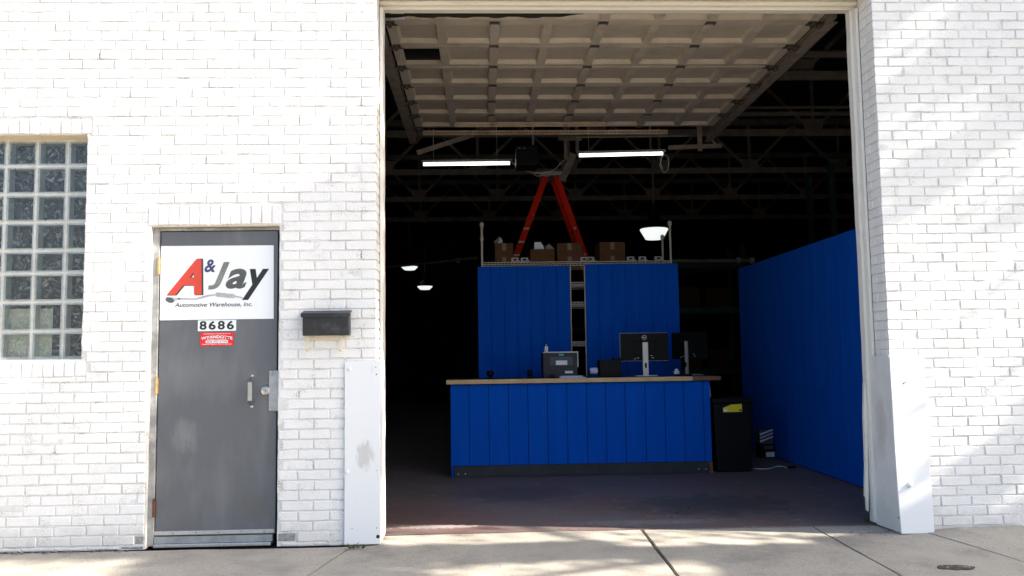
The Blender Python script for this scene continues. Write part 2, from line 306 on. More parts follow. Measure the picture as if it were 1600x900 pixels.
M = dict(
    brick=brick_paint(), mortar=brick_paint('painted_mortar', (0.71, 0.695, 0.675), (0.38, 0.35, 0.31), 0.64),
    barebrick=mat('bare_grey_brick', (0.36, 0.35, 0.34), 0.9, var=0.45, vscale=40, bump=0.8, bscale=80),
    sidewalk=concrete('sidewalk_concrete', (0.49, 0.435, 0.36), (0.42, 0.378, 0.315), (0.29, 0.262, 0.22)),
    joint=mat('dirt_in_joint', (0.10, 0.085, 0.065), 0.95, var=0.5, vscale=30, bump=0.8, bscale=90),
    asphalt=mat('asphalt', (0.055, 0.055, 0.056), 0.9, var=0.3, vscale=12, bump=0.5, bscale=120),
    street=concrete('pale_bounce_street', (0.33, 0.31, 0.28), (0.28, 0.265, 0.24), (0.2, 0.19, 0.175)),  # unseen street made pale so it bounces light onto the front
    earth=mat('pale_bounce_ground', (0.30, 0.275, 0.235), 0.95, var=0.3, vscale=3, bump=0.5),  # unseen ground kept pale as well, for more warm bounce light
    floor=shop_floor_mat(),
    whitemetal=scuffed_paint('white_painted_steel', (0.76, 0.765, 0.77), (0.42, 0.39, 0.36), lo=0.80, scale=6, rough=0.4, stretch=(3, 3, 1), chips=None),
    whitewood=scuffed_paint('weathered_white_wood', (0.72, 0.70, 0.65), (0.40, 0.36, 0.30), lo=0.74, scale=5, rough=0.6, stretch=(6, 6, 0.6), bump=0.15),
    creamwood=scuffed_paint('cream_painted_wood', (0.66, 0.61, 0.51), (0.35, 0.30, 0.23), lo=0.76, scale=4, rough=0.55, stretch=(0.6, 5, 5), bump=0.12),
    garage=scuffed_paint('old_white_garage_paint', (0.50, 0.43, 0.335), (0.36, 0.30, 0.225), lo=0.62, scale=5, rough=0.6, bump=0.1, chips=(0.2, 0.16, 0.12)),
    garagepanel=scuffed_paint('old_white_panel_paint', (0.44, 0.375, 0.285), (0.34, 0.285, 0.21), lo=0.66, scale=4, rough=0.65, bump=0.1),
    rubber=mat('black_rubber', (0.02, 0.018, 0.017), 0.7, var=0.4, vscale=20),
    doorgrey=scuffed_paint('grey_door_paint', (0.112, 0.116, 0.128), (0.17, 0.17, 0.175), lo=0.68, scale=3.2, rough=0.38, stretch=(1.6, 1, 0.4), bump=0.03),
    framegrey=scuffed_paint('grey_frame_paint', (0.22, 0.22, 0.22), (0.45, 0.44, 0.42), lo=0.6, scale=9, rough=0.5),
    steel=mat('brushed_steel', (0.55, 0.54, 0.52), 0.32, 1.0, var=0.25, vscale=30),
    alu=mat('aluminium_strip', (0.62, 0.62, 0.62), 0.42, 0.9, var=0.2, vscale=40),
    galv=mat('galvanised_plate', (0.40, 0.42, 0.44), 0.45, 0.7, var=0.3, vscale=14),
    brass=mat('worn_brass', (0.58, 0.40, 0.18), 0.4, 0.8, var=0.4, vscale=40),
    rust=mat('rusty_hinge', (0.22, 0.085, 0.045), 0.8, 0.3, var=0.6, vscale=60, bump=0.4),
    signwhite=mat('sign_white', (0.80, 0.81, 0.82), 0.35, spec=0.4),
    red=mat('print_red', (0.62, 0.055, 0.03), 0.4), stickerred=mat('sticker_red', (0.70, 0.012, 0.015), 0.4),
    black=mat('print_black', (0.012, 0.012, 0.012), 0.45), inkgrey=mat('print_dark_grey', (0.06, 0.065, 0.06), 0.4, col2=(0.12, 0.125, 0.12), vscale=6),
    inklight=mat('print_mid_grey', (0.13, 0.135, 0.12), 0.4, col2=(0.22, 0.225, 0.2), vscale=9),
    navy=mat('print_navy', (0.05, 0.05, 0.14), 0.4), pipegrey=mat('print_pipe_grey', (0.50, 0.50, 0.53), 0.4, var=0.35, vscale=25),
    darkink=mat('print_shadow', (0.04, 0.035, 0.03), 0.4), white=mat('print_white', (0.8, 0.8, 0.8), 0.4),
    boxblack=scuffed_paint('black_box_enamel', (0.018, 0.018, 0.02), (0.06, 0.06, 0.065), lo=0.66, scale=12, rough=0.42),
    cream=scuffed_paint('chipped_cream_paint', (0.72, 0.64, 0.52), (0.45, 0.33, 0.2), lo=0.72, scale=25, rough=0.6),
    blockside=mat('glass_block_wall', (0.80, 0.83, 0.83), 0.3, var=0.2, vscale=20),
    blockmortar=mat('glass_block_mortar', (0.74, 0.71, 0.63), 0.8, var=0.2, vscale=20),
    blockglass=thin_glass(), blockdark=wavy_back('painted_room_and_glints', (0.075, 0.073, 0.085), (0.60, 0.60, 0.58)),  # dim room and pale highlight swirls are painted into the back pane colour
    blockpaper=wavy_back('paper_behind_glass', (0.66, 0.68, 0.56), (0.85, 0.86, 0.74), 0.3),
    tan=scuffed_paint('tan_soffit_paint', (0.62, 0.52, 0.36), (0.45, 0.33, 0.2), lo=0.68, scale=18, rough=0.8, bump=0.3),
    blue=scuffed_paint('blue_wall_paint', (0.0010, 0.078, 0.46), (0.002, 0.092, 0.52), lo=0.6, scale=3, rough=0.8, stretch=(4, 4, 0.5), bump=0.05, spec=0.06),
    darkgroove=mat('groove_dark', (0.002, 0.02, 0.19), 0.8),
    kick=mat('kick_board_grey', (0.05, 0.052, 0.058), 0.7, var=0.3, vscale=8, spec=0.15),
    dimcard=mat('gloom_darkened_cardboard', (0.09, 0.05, 0.028), 0.9, spec=0.1, objvar=0.4),  # cardboard darkened in colour to imitate the gloom deep in the shop
    gloomdeck=mat('gloom_darkened_deck', (0.018, 0.014, 0.010), 0.9, spec=0.1),  # rack decks: the same deep gloom put into their colour
    woodedge=mat('pale_wood_edge', (0.62, 0.42, 0.23), 0.55, col2=(0.50, 0.33, 0.17), vscale=6, bump=0.1),
    brownwood=mat('red_brown_wood', (0.20, 0.075, 0.035), 0.45, var=0.4, vscale=10),
    darktop=mat('dark_laminate', (0.02, 0.02, 0.022), 0.4, spec=0.2),
    darksteel=mat('brown_painted_steel', (0.20, 0.165, 0.135), 0.65, var=0.4, vscale=5),
    track=mat('track_steel', (0.30, 0.25, 0.20), 0.6, 0.0, var=0.4, vscale=9, spec=0.2),
    hinge=mat('dark_hinge_steel', (0.11, 0.09, 0.07), 0.6, 0.2, var=0.5, vscale=30),
    perf=mat('perforated_angle_steel', (0.62, 0.52, 0.40), 0.6, 0.0, col2=(0.42, 0.27, 0.16), vscale=5),
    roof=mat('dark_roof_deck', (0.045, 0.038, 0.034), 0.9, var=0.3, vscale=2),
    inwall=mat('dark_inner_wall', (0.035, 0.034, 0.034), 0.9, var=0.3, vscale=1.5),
    chrome=mat('wire_shelf_chrome', (0.52, 0.47, 0.40), 0.5, 0.1),
    card=mat('cardboard', (0.14, 0.068, 0.032), 0.9, var=0.15, vscale=10, objvar=0.35, spec=0.1), tape=mat('packing_tape', (0.17, 0.105, 0.058), 0.45, spec=0.3),
    orange=mat('orange_fibreglass', (0.55, 0.018, 0.004), 0.6, var=0.15, vscale=6, spec=0.08),
    rope=mat('white_rope', (0.6, 0.58, 0.54), 0.8),
    plastic=mat('dark_grey_plastic', (0.030, 0.032, 0.038), 0.5, spec=0.2), plasticlight=mat('light_grey_plastic', (0.5, 0.5, 0.5), 0.45),
    blackplastic=mat('black_plastic', (0.006, 0.006, 0.007), 0.5, spec=0.12), midplastic=mat('mid_grey_plastic', (0.07, 0.08, 0.11), 0.5, spec=0.2),
    paper=mat('white_paper', (0.70, 0.71, 0.76), 0.7), lilac=mat('lilac_paper', (0.50, 0.50, 0.68), 0.7),
    silver=mat('silver_plastic', (0.50, 0.49, 0.47), 0.38, 0.3), green=mat('green_sticker', (0.03, 0.35, 0.2), 0.5),
    yellow=mat('yellow_sticker', (0.70, 0.60, 0.02), 0.45), teal=mat('teal_rack_paint', (0.02, 0.075, 0.07), 0.5, var=0.3, vscale=10),
    bag=mat('clear_plastic_bag', (0.35, 0.34, 0.32), 0.15), grey=mat('grey_casting', (0.30, 0.29, 0.28), 0.5, 0.3),
    bark=mat('bark', (0.10, 0.075, 0.055), 0.9, var=0.4, vscale=8, bump=0.8, bscale=20), leaf=mat('leaf', (0.06, 0.11, 0.025), 0.6, var=0.4, vscale=2),
    weed=mat('weed_leaf', (0.10, 0.13, 0.035), 0.7, var=0.4, vscale=30), pebble=mat('pebbles', (0.33, 0.31, 0.28), 0.9, var=0.5, vscale=40),
    tube=emit('lit_tube', (1.0, 0.97, 0.92), 1.3), lens=emit('lit_lens', (0.95, 1.0, 0.98), 0.30),
)

stain(M['doorgrey'], (-2.03, 0.058, 0.74), (0.13, 0.2, 0.16), (0.36, 0.37, 0.37), 0.25, 14.0, (0.36, 0.75), (1.6, 1, .5))
stain(M['doorgrey'], (-1.55, 0.058, 0.25), (0.16, 0.2, 0.14), (0.10, 0.092, 0.07), 0.35, 9.0)
stain(M['doorgrey'], (-1.9, 0.058, 1.15), (0.5, 0.2, 0.25), (0.17, 0.175, 0.18), 0.5, 6.0, (0.42, 0.7), (1.5, 1, .25))
stain(M['brick'], (0, 0, 0.0), (9, 0.6, 0.22), (0.50, 0.47, 0.42), 0.35, 13.0, (0.34, 0.62))
stain(M['whitemetal'], (-0.80, -0.018, 0.60), (0.09, 0.2, 0.14), (0.40, 0.36, 0.32), 0.5, 46.0, (0.42, 0.62), (1.4, 1, .3))
stain(M['floor'], (-0.5, 0.75, 0.0), (0.9, 0.8, 0.5), (0.165, 0.085, 0.075), 0.55, 3.0, (0.25, 0.65))
stain(M['floor'], (1.9, 1.2, 0.0), (1.0, 0.7, 0.5), (0.06, 0.055, 0.055), 0.7, 6.0, (0.4, 0.6))
stain(M['floor'], (0.3, 1.9, 0.0), (0.8, 0.6, 0.5), (0.07, 0.062, 0.06), 0.6, 5.0, (0.4, 0.6))
stain(M['floor'], (-0.35, 0.55, 0.0), (0.6, 0.12, 0.5), (0.42, 0.38, 0.36), 0.6, 22.0, (0.56, 0.62))
stain(M['floor'], (1.2, 0.55, 0.0), (1.3, 0.2, 0.5), (0.36, 0.34, 0.32), 0.3, 26.0, (0.58, 0.64))

# ------------------------------------------------------------------ setting: ground, pavement, road, shop floor and shell
XL, XR = -0.729, 2.857                        # brick corners of the garage opening
g = tag(MB().box(-120, 120, -120, 120, -0.40, -0.20).build('ground', M['earth']), kind='structure')
tag(MB().box(-80, 80, -13.5, -4.606, -0.196, -0.13).build('road', M['street']), kind='structure')
kb = MB()
for i in range(-12, 13): kb.box(i * 1.5 + 0.004, i * 1.5 + 1.496, -4.60, -4.45, -0.196, -0.006)
tag(kb.build('kerb', M['sidewalk'], bevel=0.012), kind='structure')
side = MB().box(-18, 18, -4.446, 0.296, -0.19, -0.024).build('sidewalk', M['joint']); tag(side, kind='structure')
# slabs: joint lines run to the wall a little askew, as they do in the photograph
JX = [(-9.5, -9.5), (-7.4, -7.4), (-5.3, -5.3), (-3.24, -3.20), (-0.885, -1.07), (1.122, 1.093), (2.36, 2.325), (3.02, 3.205), (5.2, 5.3), (7.4, 7.4), (9.6, 9.6)]
def jx(i, y): return JX[i][0] + (JX[i][1] - JX[i][0]) * (-y) / 1.0 if y > -1.2 else JX[i][0] + (JX[i][1] - JX[i][0]) * 1.2
def slab(i, ya, yb, gap=0.007):
    n = 9; bm = bmesh.new(); rows = []
    for a in range(n + 1):
        y = yb + (ya - yb) * a / n; row = []
        gl = gap + rnd.uniform(-.003, .003); gr = gap + rnd.uniform(-.003, .003)
        if i == 4: gr += 0.006
        if i == 5: gl += 0.006
        xa, xb = jx(i, y) + gl, jx(i + 1, y) - gr
        for b in range(n + 1):
            x = xa + (xb - xa) * b / n
            z = 0.003 * math.sin(x * 1.7 + y * 2.1) + rnd.uniform(-.0012, .0012)
            if x > 2.9: z += max(0, (y + 1.0)) * 0.034 * min(1, (x - 2.9) / .3)
            edge = a in (0, n) or b in (0, n)
            if edge: z -= 0.003
            row.append(bm.verts.new((x, y, z)))
        rows.append(row)
    for a in range(n):
        for b in range(n): bm.faces.new((rows[a][b], rows[a][b + 1], rows[a + 1][b + 1], rows[a + 1][b]))
    ext = bmesh.ops.extrude_edge_only(bm, edges=[e for e in bm.edges if len(e.link_faces) == 1])
    for v in ext['geom']:
        if isinstance(v, bmesh.types.BMVert): v.co.z = -0.030
    bmesh.ops.recalc_face_normals(bm, faces=bm.faces)
    me = bpy.data.meshes.new('slab'); bm.to_mesh(me); bm.free()
    link('slab', me, (0, 0, 0), side, M['sidewalk'])
for i in range(len(JX) - 1):
    ext_ = i in (4, 5, 6) # slabs that run through the opening up to the shop floor
    slab(i, -1.55, 0.285 if ext_ else (-0.004 if i > 6 else -0.026))
    slab(i, -3.0, -1.562); slab(i, -4.44, -3.012)
fl = MB()
fl.box(-9, 11, 0.302, 27, -0.2, 0.0)
tag(fl.build('shop_floor', M['floor']), kind='structure')
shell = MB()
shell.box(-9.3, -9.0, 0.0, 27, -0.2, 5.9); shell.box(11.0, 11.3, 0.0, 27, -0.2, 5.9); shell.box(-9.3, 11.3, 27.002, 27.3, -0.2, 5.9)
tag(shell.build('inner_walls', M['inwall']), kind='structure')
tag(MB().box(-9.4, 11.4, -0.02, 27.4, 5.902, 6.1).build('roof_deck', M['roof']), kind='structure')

# ------------------------------------------------------------------ brick walls
BP, BH, BJ = 0.214, 0.0680, 0.0095             # brick pitch, course height, joint
def brick_mesh(w_, h_, seed, rough=1.0):
    r = random.Random(seed); hw, hh = w_ / 2, h_ / 2
    def ring(inset, jit):
        pts = []; nx = max(2, int(w_ / 0.035))
        for k in range(nx): pts.append((-hw + inset + (w_ - 2 * inset) * k / nx, -hh + inset))
        pts.append((hw - inset, -hh + inset)); pts.append((hw - inset, 0))
        for k in range(nx): pts.append((hw - inset - (w_ - 2 * inset) * k / nx, hh - inset))
        pts.append((-hw + inset, hh - inset)); pts.append((-hw + inset, 0))
        return [(x + r.uniform(-jit, jit), z + r.uniform(-jit, jit)) for x, z in pts]
    B = ring(0.0, 0.0017 * rough); A_ = [(x * 0.972 if abs(x) > hw * .8 else x, z * 0.90) for x, z in B]
    k = 0.0035
    A_ = [(x - math.copysign(k, x) if abs(x) > hw - 0.006 else x, z - math.copysign(k, z) if abs(z) > hh - 0.006 else z) for x, z in B]
    n = len(B)
    vs = [(x, r.uniform(-.0006, .0006), z) for x, z in A_] + [(x, 0.0035, z) for x, z in B] + [(x, 0.024, z) for x, z in B]
    fs = [tuple(range(n))] + [(i, (i + 1) % n, n + (i + 1) % n, n + i) for i in range(n)] + [(n + i, n + (i + 1) % n, 2 * n + (i + 1) % n, 2 * n + i) for i in range(n)]
    me = bpy.data.meshes.new('brick'); me.from_pydata(vs, [], fs)
    bm = bmesh.new(); bm.from_mesh(me); bmesh.ops.recalc_face_normals(bm, faces=bm.faces)
    if bm.faces: 
        bm.faces.ensure_lookup_table()
        if bm.faces[0].normal.y > 0: bmesh.ops.reverse_faces(bm, faces=bm.faces)
    bm.to_mesh(me); bm.free()
    me.materials.append(M['brick']); return me
VAR = {}
def variant(w_, h_):
    key = (round(w_ / 0.012), round(h_ / 0.012), rnd.randrange(12 if w_ > 0.19 else 4))
    if key not in VAR: VAR[key] = (brick_mesh(w_, h_, hash(key) & 0xffff), w_, h_)
    return VAR[key]

def subtract(rects, holes):
    for hx0, hx1, hz0, hz1 in holes:
        out = []
        for (x0, x1, z0, z1) in rects:
            if x1 <= hx0 or x0 >= hx1 or z1 <= hz0 or z0 >= hz1: out.append((x0, x1, z0, z1)); continue
            if x0 < hx0: out.append((x0, hx0 - BJ * .6, z0, z1))
            if x1 > hx1: out.append((hx1 + BJ * .6, x1, z0, z1))
            a, b = max(x0, hx0), min(x1, hx1)
            if z0 < hz0: out.append((a, b, z0, hz0 - BJ * .6))
            if z1 > hz1: out.append((a, b, hz1 + BJ * .6, z1))
        rects = [q for q in out if q[1] - q[0] > 0.028 and q[3] - q[2] > 0.016]
    return rects

def courses(zref, ztop, zbot): 
    k = math.ceil((ztop - zref) / BH); z = zref + k * BH; res = []
    while z > zbot:
        res.append((z - BH + BJ, z)); z -= BH
    return res

def lay(wall, bricks, limit=300, grey=()):
    """bricks: list of (center, w, h, rotz). The ones that show largest become parts, the rest one joined part."""
    def score(b):
        (c, w_, h_, rz) = b; px, py, d = proj(*c)
        if not (-20 < px < 1620 and -10 < py < 910): return -d
        facing = 1.0 if abs(rz) < .1 else 0.25
        return w_ * h_ * facing / (d * d) * 1e3
    order = sorted(bricks, key=score, reverse=True)
    restv, restf = [], []
    for k, (c, w_, h_, rz) in enumerate(order):
        me, mw, mh = variant(w_, h_)
        dep = abs(rnd.gauss(0, 0.0017)); rot = rnd.gauss(0, 0.0050); tilt = rnd.gauss(0, 0.008)
        Mx = Matrix.Rotation(rz, 4, 'Z') @ Matrix.Translation((0, dep, 0)) @ Matrix.Rotation(rot, 4, 'Y') @ Matrix.Rotation(tilt, 4, 'Z') @ Matrix.Diagonal((w_ / mw, 1, h_ / mh, 1))
        bare = any((Vector(c) - Vector(g_)).length < 0.06 for g_ in grey)
        if k < limit or bare:
            if bare:
                me = me.copy(); me.materials.clear(); me.materials.append(M['barebrick']); Mx = Matrix.Translation((0, 0.0025, 0)) @ Mx @ Matrix.Diagonal((.94, 1, .86, 1))
            o = bpy.data.objects.new('brick', me); COL.objects.link(o); o.parent = wall
            o.matrix_basis = Matrix.Translation(Vector(c) - wloc(wall)) @ Mx
        else:
            n0 = len(restv); T = Matrix.Translation(Vector(c) - wloc(wall)) @ Mx
            restv += [T @ v.co for v in me.vertices]; restf += [[i + n0 for i in p.vertices] for p in me.polygons]
    if restv:
        me = bpy.data.meshes.new('bricks'); me.from_pydata(restv, [], restf); me.materials.append(M['brick'])
        o = bpy.data.objects.new('bricks', me); COL.objects.link(o); o.parent = wall; tag(o, kind='stuff')

WIN = (-4.6, -2.717, 1.272, 2.828)            # openings in the left wall
WHEAD = (-4.6, -2.688, 2.834, 2.934); WSILL = (-4.6, -2.688, 1.155, 1.262)
DOOR = (-2.268, -1.392, -0.2, 2.182)
DHEAD = (-2.292, -1.378, 2.188, 2.326)
wallL = thing('brick_wall', 'white painted brick wall around the grey door and the glass block window', 'wall', (-2.6, 0, 0))
bl = []
def jit(): return rnd.uniform(-.004, .004)
ZREFL = 3.699 - 0.005
for r_, (z0, z1) in enumerate(courses(ZREFL, 4.5, -0.02)):
    first = 0.096 if r_ % 2 else BP - BJ
    x1 = XL; wd = first; rects = []
    while x1 > -4.5:
        x0 = x1 - wd; rects.append((x0, x1, max(z0, 0.004), z1)); x1 = x0 - BJ - rnd.uniform(-.002, .002); wd = BP - BJ + jit()
    for (a, b, c_, d_) in subtract(rects, [WIN, WHEAD, WSILL, DOOR, DHEAD]):
        bl.append((((a + b) / 2, 0.0, (c_ + d_) / 2 + rnd.uniform(-.001, .001)), b - a, d_ - c_, 0))
def rowlock(x0, x1, z0, z1, n):
    p_ = (x1 - x0) / n
    for k in range(n):
        bl.append(((x0 + p_ * (k + .5), 0.0, (z0 + z1) / 2 + rnd.uniform(-.0015, .0015)), p_ - 0.0095, z1 - z0 - .006, 0))
rowlock(-4.6, -2.688, *WHEAD[2:], 27); rowlock(-4.6, -2.688, *WSILL[2:], 27); rowlock(*DHEAD, 13)
# reveal of the opening on this side (faces right)
for r_, (z0, z1) in enumerate(courses(ZREFL, 3.9, 0.0)):
    for (a, b) in (((0.030, 0.125), (0.135, 0.208)) if r_ % 2 == 0 else ((0.030, 0.208),)):
        bl.append(((XL + 0.002, (a + b) / 2, (z0 + z1) / 2), b - a, z1 - z0, math.pi / 2))
lay(wallL, bl, 300, grey=[(-2.335, 0, 0.02), (-1.34, 0, 0.02)])
core = MB()
my0, my1 = 0.0125, 0.30
from mathutils import noise as mnoise
def sheet(mb, x0, x1, z0, z1, step=0.027):
    nx = max(1, int((x1 - x0) / step)); nz = max(1, int((z1 - z0) / step)); vs = []; fs = []
    for b in range(nz + 1):
        for a in range(nx + 1):
            x, z = x0 + (x1 - x0) * a / nx, z0 + (z1 - z0) * b / nz
            q = mnoise.noise((x * 5.5, 3.1, z * 9.0)) + 0.6 * mnoise.noise((x * 17, 7.7, z * 23))
            vs.append((x, 0.0074 - 0.0056 * max(-0.8, min(1.0, q * 1.5)), z))
    for b in range(nz):
        for a in range(nx): k = b * (nx + 1) + a; fs.append((k, k + 1, k + nx + 2, k + nx + 1))
    mb.add(vs, fs)
def solid(x0, x1, z0, z1):
    core.box(x0, x1, my0, my1, z0, z1)
    if x1 > -4.65: sheet(core, max(x0, -4.6), x1, max(z0, 0.0), min(z1, 4.4))
solid(-9.0, WIN[0], 0, 5.9); solid(WIN[0], WIN[1], 0, WIN[2]); solid(WIN[0], WIN[1], WIN[3], 5.9)
solid(WIN[1], DOOR[0], 0, 5.9); solid(DOOR[0], DOOR[1], DOOR[3], 5.9); solid(DOOR[1], XL - 0.006, 0, 5.9)
core.build('mortar_bed', M['mortar'], wallL)
# tan underside of the two brick heads
sf = MB(); sf.box(-4.6, WIN[1] + 0.004, 0.008, 0.29, WIN[3] - 0.006, WIN[3] - 0.001); sf.box(DOOR[0], DOOR[1], 0.008, 0.25, DOOR[3] - 0.007, DOOR[3] - 0.001)
sf.build('head_soffit', M['tan'], wallL)

wallR = thing('brick_wall', 'white painted brick wall right of the garage opening, streaked with tree shade', 'wall', (3.9, 0, 0))
bl = []; ZREFR = 3.710 - 0.005
for r_, (z0, z1) in enumerate(courses(ZREFR, 4.5, 0.02)):
    x0 = XR; wd = 0.096 if r_ % 2 else BP - BJ
    while x0 < 4.6:
        x1 = x0 + wd; zz = max(z0, 0.036)
        if z1 - zz > 0.02: bl.append((((x0 + x1) / 2, 0, (zz + z1) / 2 + rnd.uniform(-.001, .001)), x1 - x0, z1 - zz, 0))
        x0 = x1 + BJ + rnd.uniform(-.002, .002); wd = BP - BJ + jit()
    for (a, b) in (((0.030, 0.125), (0.135, 0.208)) if r_ % 2 == 0 else ((0.030, 0.208),)):
        if z0 < 3.9: bl.append(((XR - 0.002, (a + b) / 2, (max(z0, .02) + z1) / 2), b - a, z1 - max(z0, .02), -math.pi / 2))
lay(wallR, bl, 300)
cr2 = MB().box(XR + 0.006, 11.0, my0, my1, 0.0, 5.9); sheet(cr2, XR + .006, 4.7, 0.0, 4.4)
cr2.build('mortar_bed', M['mortar'], wallR)
lin = MB().box(XL - 0.2, XR + 0.2, -0.001, 0.296, 3.905, 5.9)
tag(lin.build('lintel_beam', M['cream']), 'cream painted lintel across the very top of the garage opening', 'lintel')

# ------------------------------------------------------------------ wooden frame of the garage opening
fr = thing('opening_frame', 'cream and white wooden frame lining the garage opening', 'frame', (1.06, 0.26, 0))
ZF = 3.832
h1 = MB().box(XL, XR, 0.262, 0.330, ZF, 3.902); h1.build('header_board', M['creamwood'], fr, bevel=0.004)
h2 = MB().tube([(XL, 0.245, ZF + 0.042), (XR, 0.245, ZF + 0.042)], 0.020, 10); h2.build('header_moulding', M['creamwood'], fr)
MB().box(XL, XR, 0.214, 0.258, ZF + 0.062, 3.903).build('header_strip', M['creamwood'], fr, bevel=0.003)
for sx, xw, xi in ((1, XL, -0.703), (-1, XR, 2.812)):
    a, b = sorted((xw - 0.01 * sx, xi)); 
    n = 26; poly = []
    jb = MB()
    zs = [0.02 + (3.83 - 0.02) * k / n for k in range(n + 1)]
    rl = random.Random(5 + sx)
    vs = []; 
    for z in zs:
        e = xi + sx * rl.uniform(-.0025, .0025)
        vs += [(xw, 0.264, z), (e, 0.264, z), (e, 0.330, z), (xw, 0.330, z)]
    fs = [(0, 1, 2, 3), (4 * n, 4 * n + 3, 4 * n + 2, 4 * n + 1)]
    for k in range(n):
        for q in range(4): fs.append((4 * k + q, 4 * k + (q + 1) % 4, 4 * k + 4 + (q + 1) % 4, 4 * k + 4 + q))
    jb.add(vs, fs); jb.build('jamb_board', M['whitewood'], fr)
    xs = sorted((xw + 0.002 * sx, xw + 0.024 * sx))
    MB().box(xs[0], xs[1], 0.212, 0.260, 0.02, 3.83).build('jamb_strip', M['whitewood'], fr, bevel=0.004)
# split lower piece of the right jamb, hanging loose
sp = MB().prism([(2.806, 1.02), (2.792, 0.78), (2.786, 0.42), (2.772, 0.20), (2.780, 0.19), (2.782, 0.10), (2.792, 0.09), (2.800, 0.24), (2.811, 0.60), (2.812, 1.02)], 0.30, 0.326)
sp.build('split_jamb_sliver', M['whitewood'], fr)

# ------------------------------------------------------------------ white steel corner guards
def guard(label, poly_front, sidepts, zt, bolts, stain):
    pass
gl = thing('corner_guard', 'white painted steel corner guard under the black mailbox side of the opening', 'guard', (-0.82, 0, 0))
gt = MB(); x0, x1 = atY(538.3, 700, -0.012).x, XL + 0.032
gt.box(x0, x1, -0.018, -0.006, 0.006, 1.232)
gt.build('front_plate', M['whitemetal'], gl, bevel=0.004)
MB().box(x1 - 0.010, x1, -0.0055, 0.265, 0.012, 1.236).build('side_plate', M['whitemetal'], gl, bevel=0.003)
MB().box(x1 + 0.001, x1 + 0.006, 0.05, 0.075, 0.012, 1.20).build('edge_strip', M['whitemetal'], gl)
for (px, py) in ((546.5, 577), (542.5, 737)):
    p = atY(px, py, -0.02)
    MB().lathe((p.x, -0.018, p.z), [(0.0165, 0.0), (0.0165, -0.004), (0.010, -0.005), (0.009, -0.010), (0.004, -0.012)], 14, 'Y').build('bolt', M['whitemetal'], gl)
for (px, py, r_) in ((587, 574, .0035), (588, 585, .005), (588.5, 825, .004), (590.5, 838.5, .013), (589, 735, .003), (550, 826, .003)):
    p = atY(px, py, -0.019); MB().lathe((p.x, -0.018, p.z), [(r_, 0.0), (r_ * .8, -0.0006)], 9, 'Y').build('hole', M['rubber'], gl)
gr = thing('corner_guard', 'white steel corner guard with a bent foot below the shade streaked wall', 'guard', (2.95, 0, 0))
fp = MB(); zt = 1.215
cx = 2.868
pts = []
prof = [(0.004, 2.850, -0.055, 3.080), (0.10, 2.848, -0.050, 3.084), (0.30, 2.846, -0.040, 3.084), (0.60, 2.846, -0.030, 3.088), (0.95, 2.847, -0.022, 3.092), (zt, 2.848, -0.016, 3.094)]
vs = []; fs = []
for z, xc, y, xr in prof: vs += [(xc, y, z), (xr, y + 0.002, z), (xr, y + 0.016, z), (xc, y + 0.014, z)]
n = len(prof)
for k in range(n - 1):
    for q in range(4): fs.append((4 * k + q, 4 * k + (q + 1) % 4, 4 * k + 4 + (q + 1) % 4, 4 * k + 4 + q))
fs += [(3, 2, 1, 0), (4 * n - 4, 4 * n - 3, 4 * n - 2, 4 * n - 1)]
fp.add(vs, fs); fp.build('front_plate', M['whitemetal'], gr, bevel=0.003)
spm = MB(); vs = []; fs = []
for z, xc, y, xr in prof: vs += [(xc, y + 0.0145, z + .004), (xc + 0.010, y + 0.0145, z + .004), (2.842, 0.262, z + .004), (2.830, 0.262, z + .004)]
for k in range(n - 1):
    for q in range(4): fs.append((4 * k + q, 4 * k + (q + 1) % 4, 4 * k + 4 + (q + 1) % 4, 4 * k + 4 + q))
fs += [(3, 2, 1, 0), (4 * n - 4, 4 * n - 3, 4 * n - 2, 4 * n - 1)]
spm.add(vs, fs)
sideguard = mat('scraped_white_steel', (0.74, 0.735, 0.73), 0.45, col2=(0.64, 0.63, 0.61), vscale=5)
stain(sideguard, (2.845, 0.14, 0.72), (0.1, 0.09, 0.26), (0.46, 0.43, 0.40), 0.6, 30.0, (0.3, 0.7), (1, 1, .3))
spm.build('side_plate', sideguard, gr)
p = atY(1422, 758, -0.045); MB().lathe((p.x, p.y, p.z), [(0.0175, 0.01), (0.0175, -0.004), (0.010, -0.006), (0.009, -0.011), (0.004, -0.013)], 14, 'Y').build('bolt', M['whitemetal'], gr)
for (px, py, r_, y) in ((1394, 563, .004, -.0165), (1412, 599, .006, -.022), (1415, 597, .004, -.022), (1404, 809, .005, -.0535)):
    p = atY(px, py, y); MB().lathe((p.x, y, p.z), [(r_, 0.004), (r_ * .8, -0.0006)], 8, 'Y').build('hole', M['rubber'], gr)
MB().lathe((2.842, 0.105, 0.175), [(0.014, 0.004), (0.014, -0.004), (0.008, -0.006), (0.003, -0.009)], 12, 'X').build('bolt', M['whitemetal'], gr)

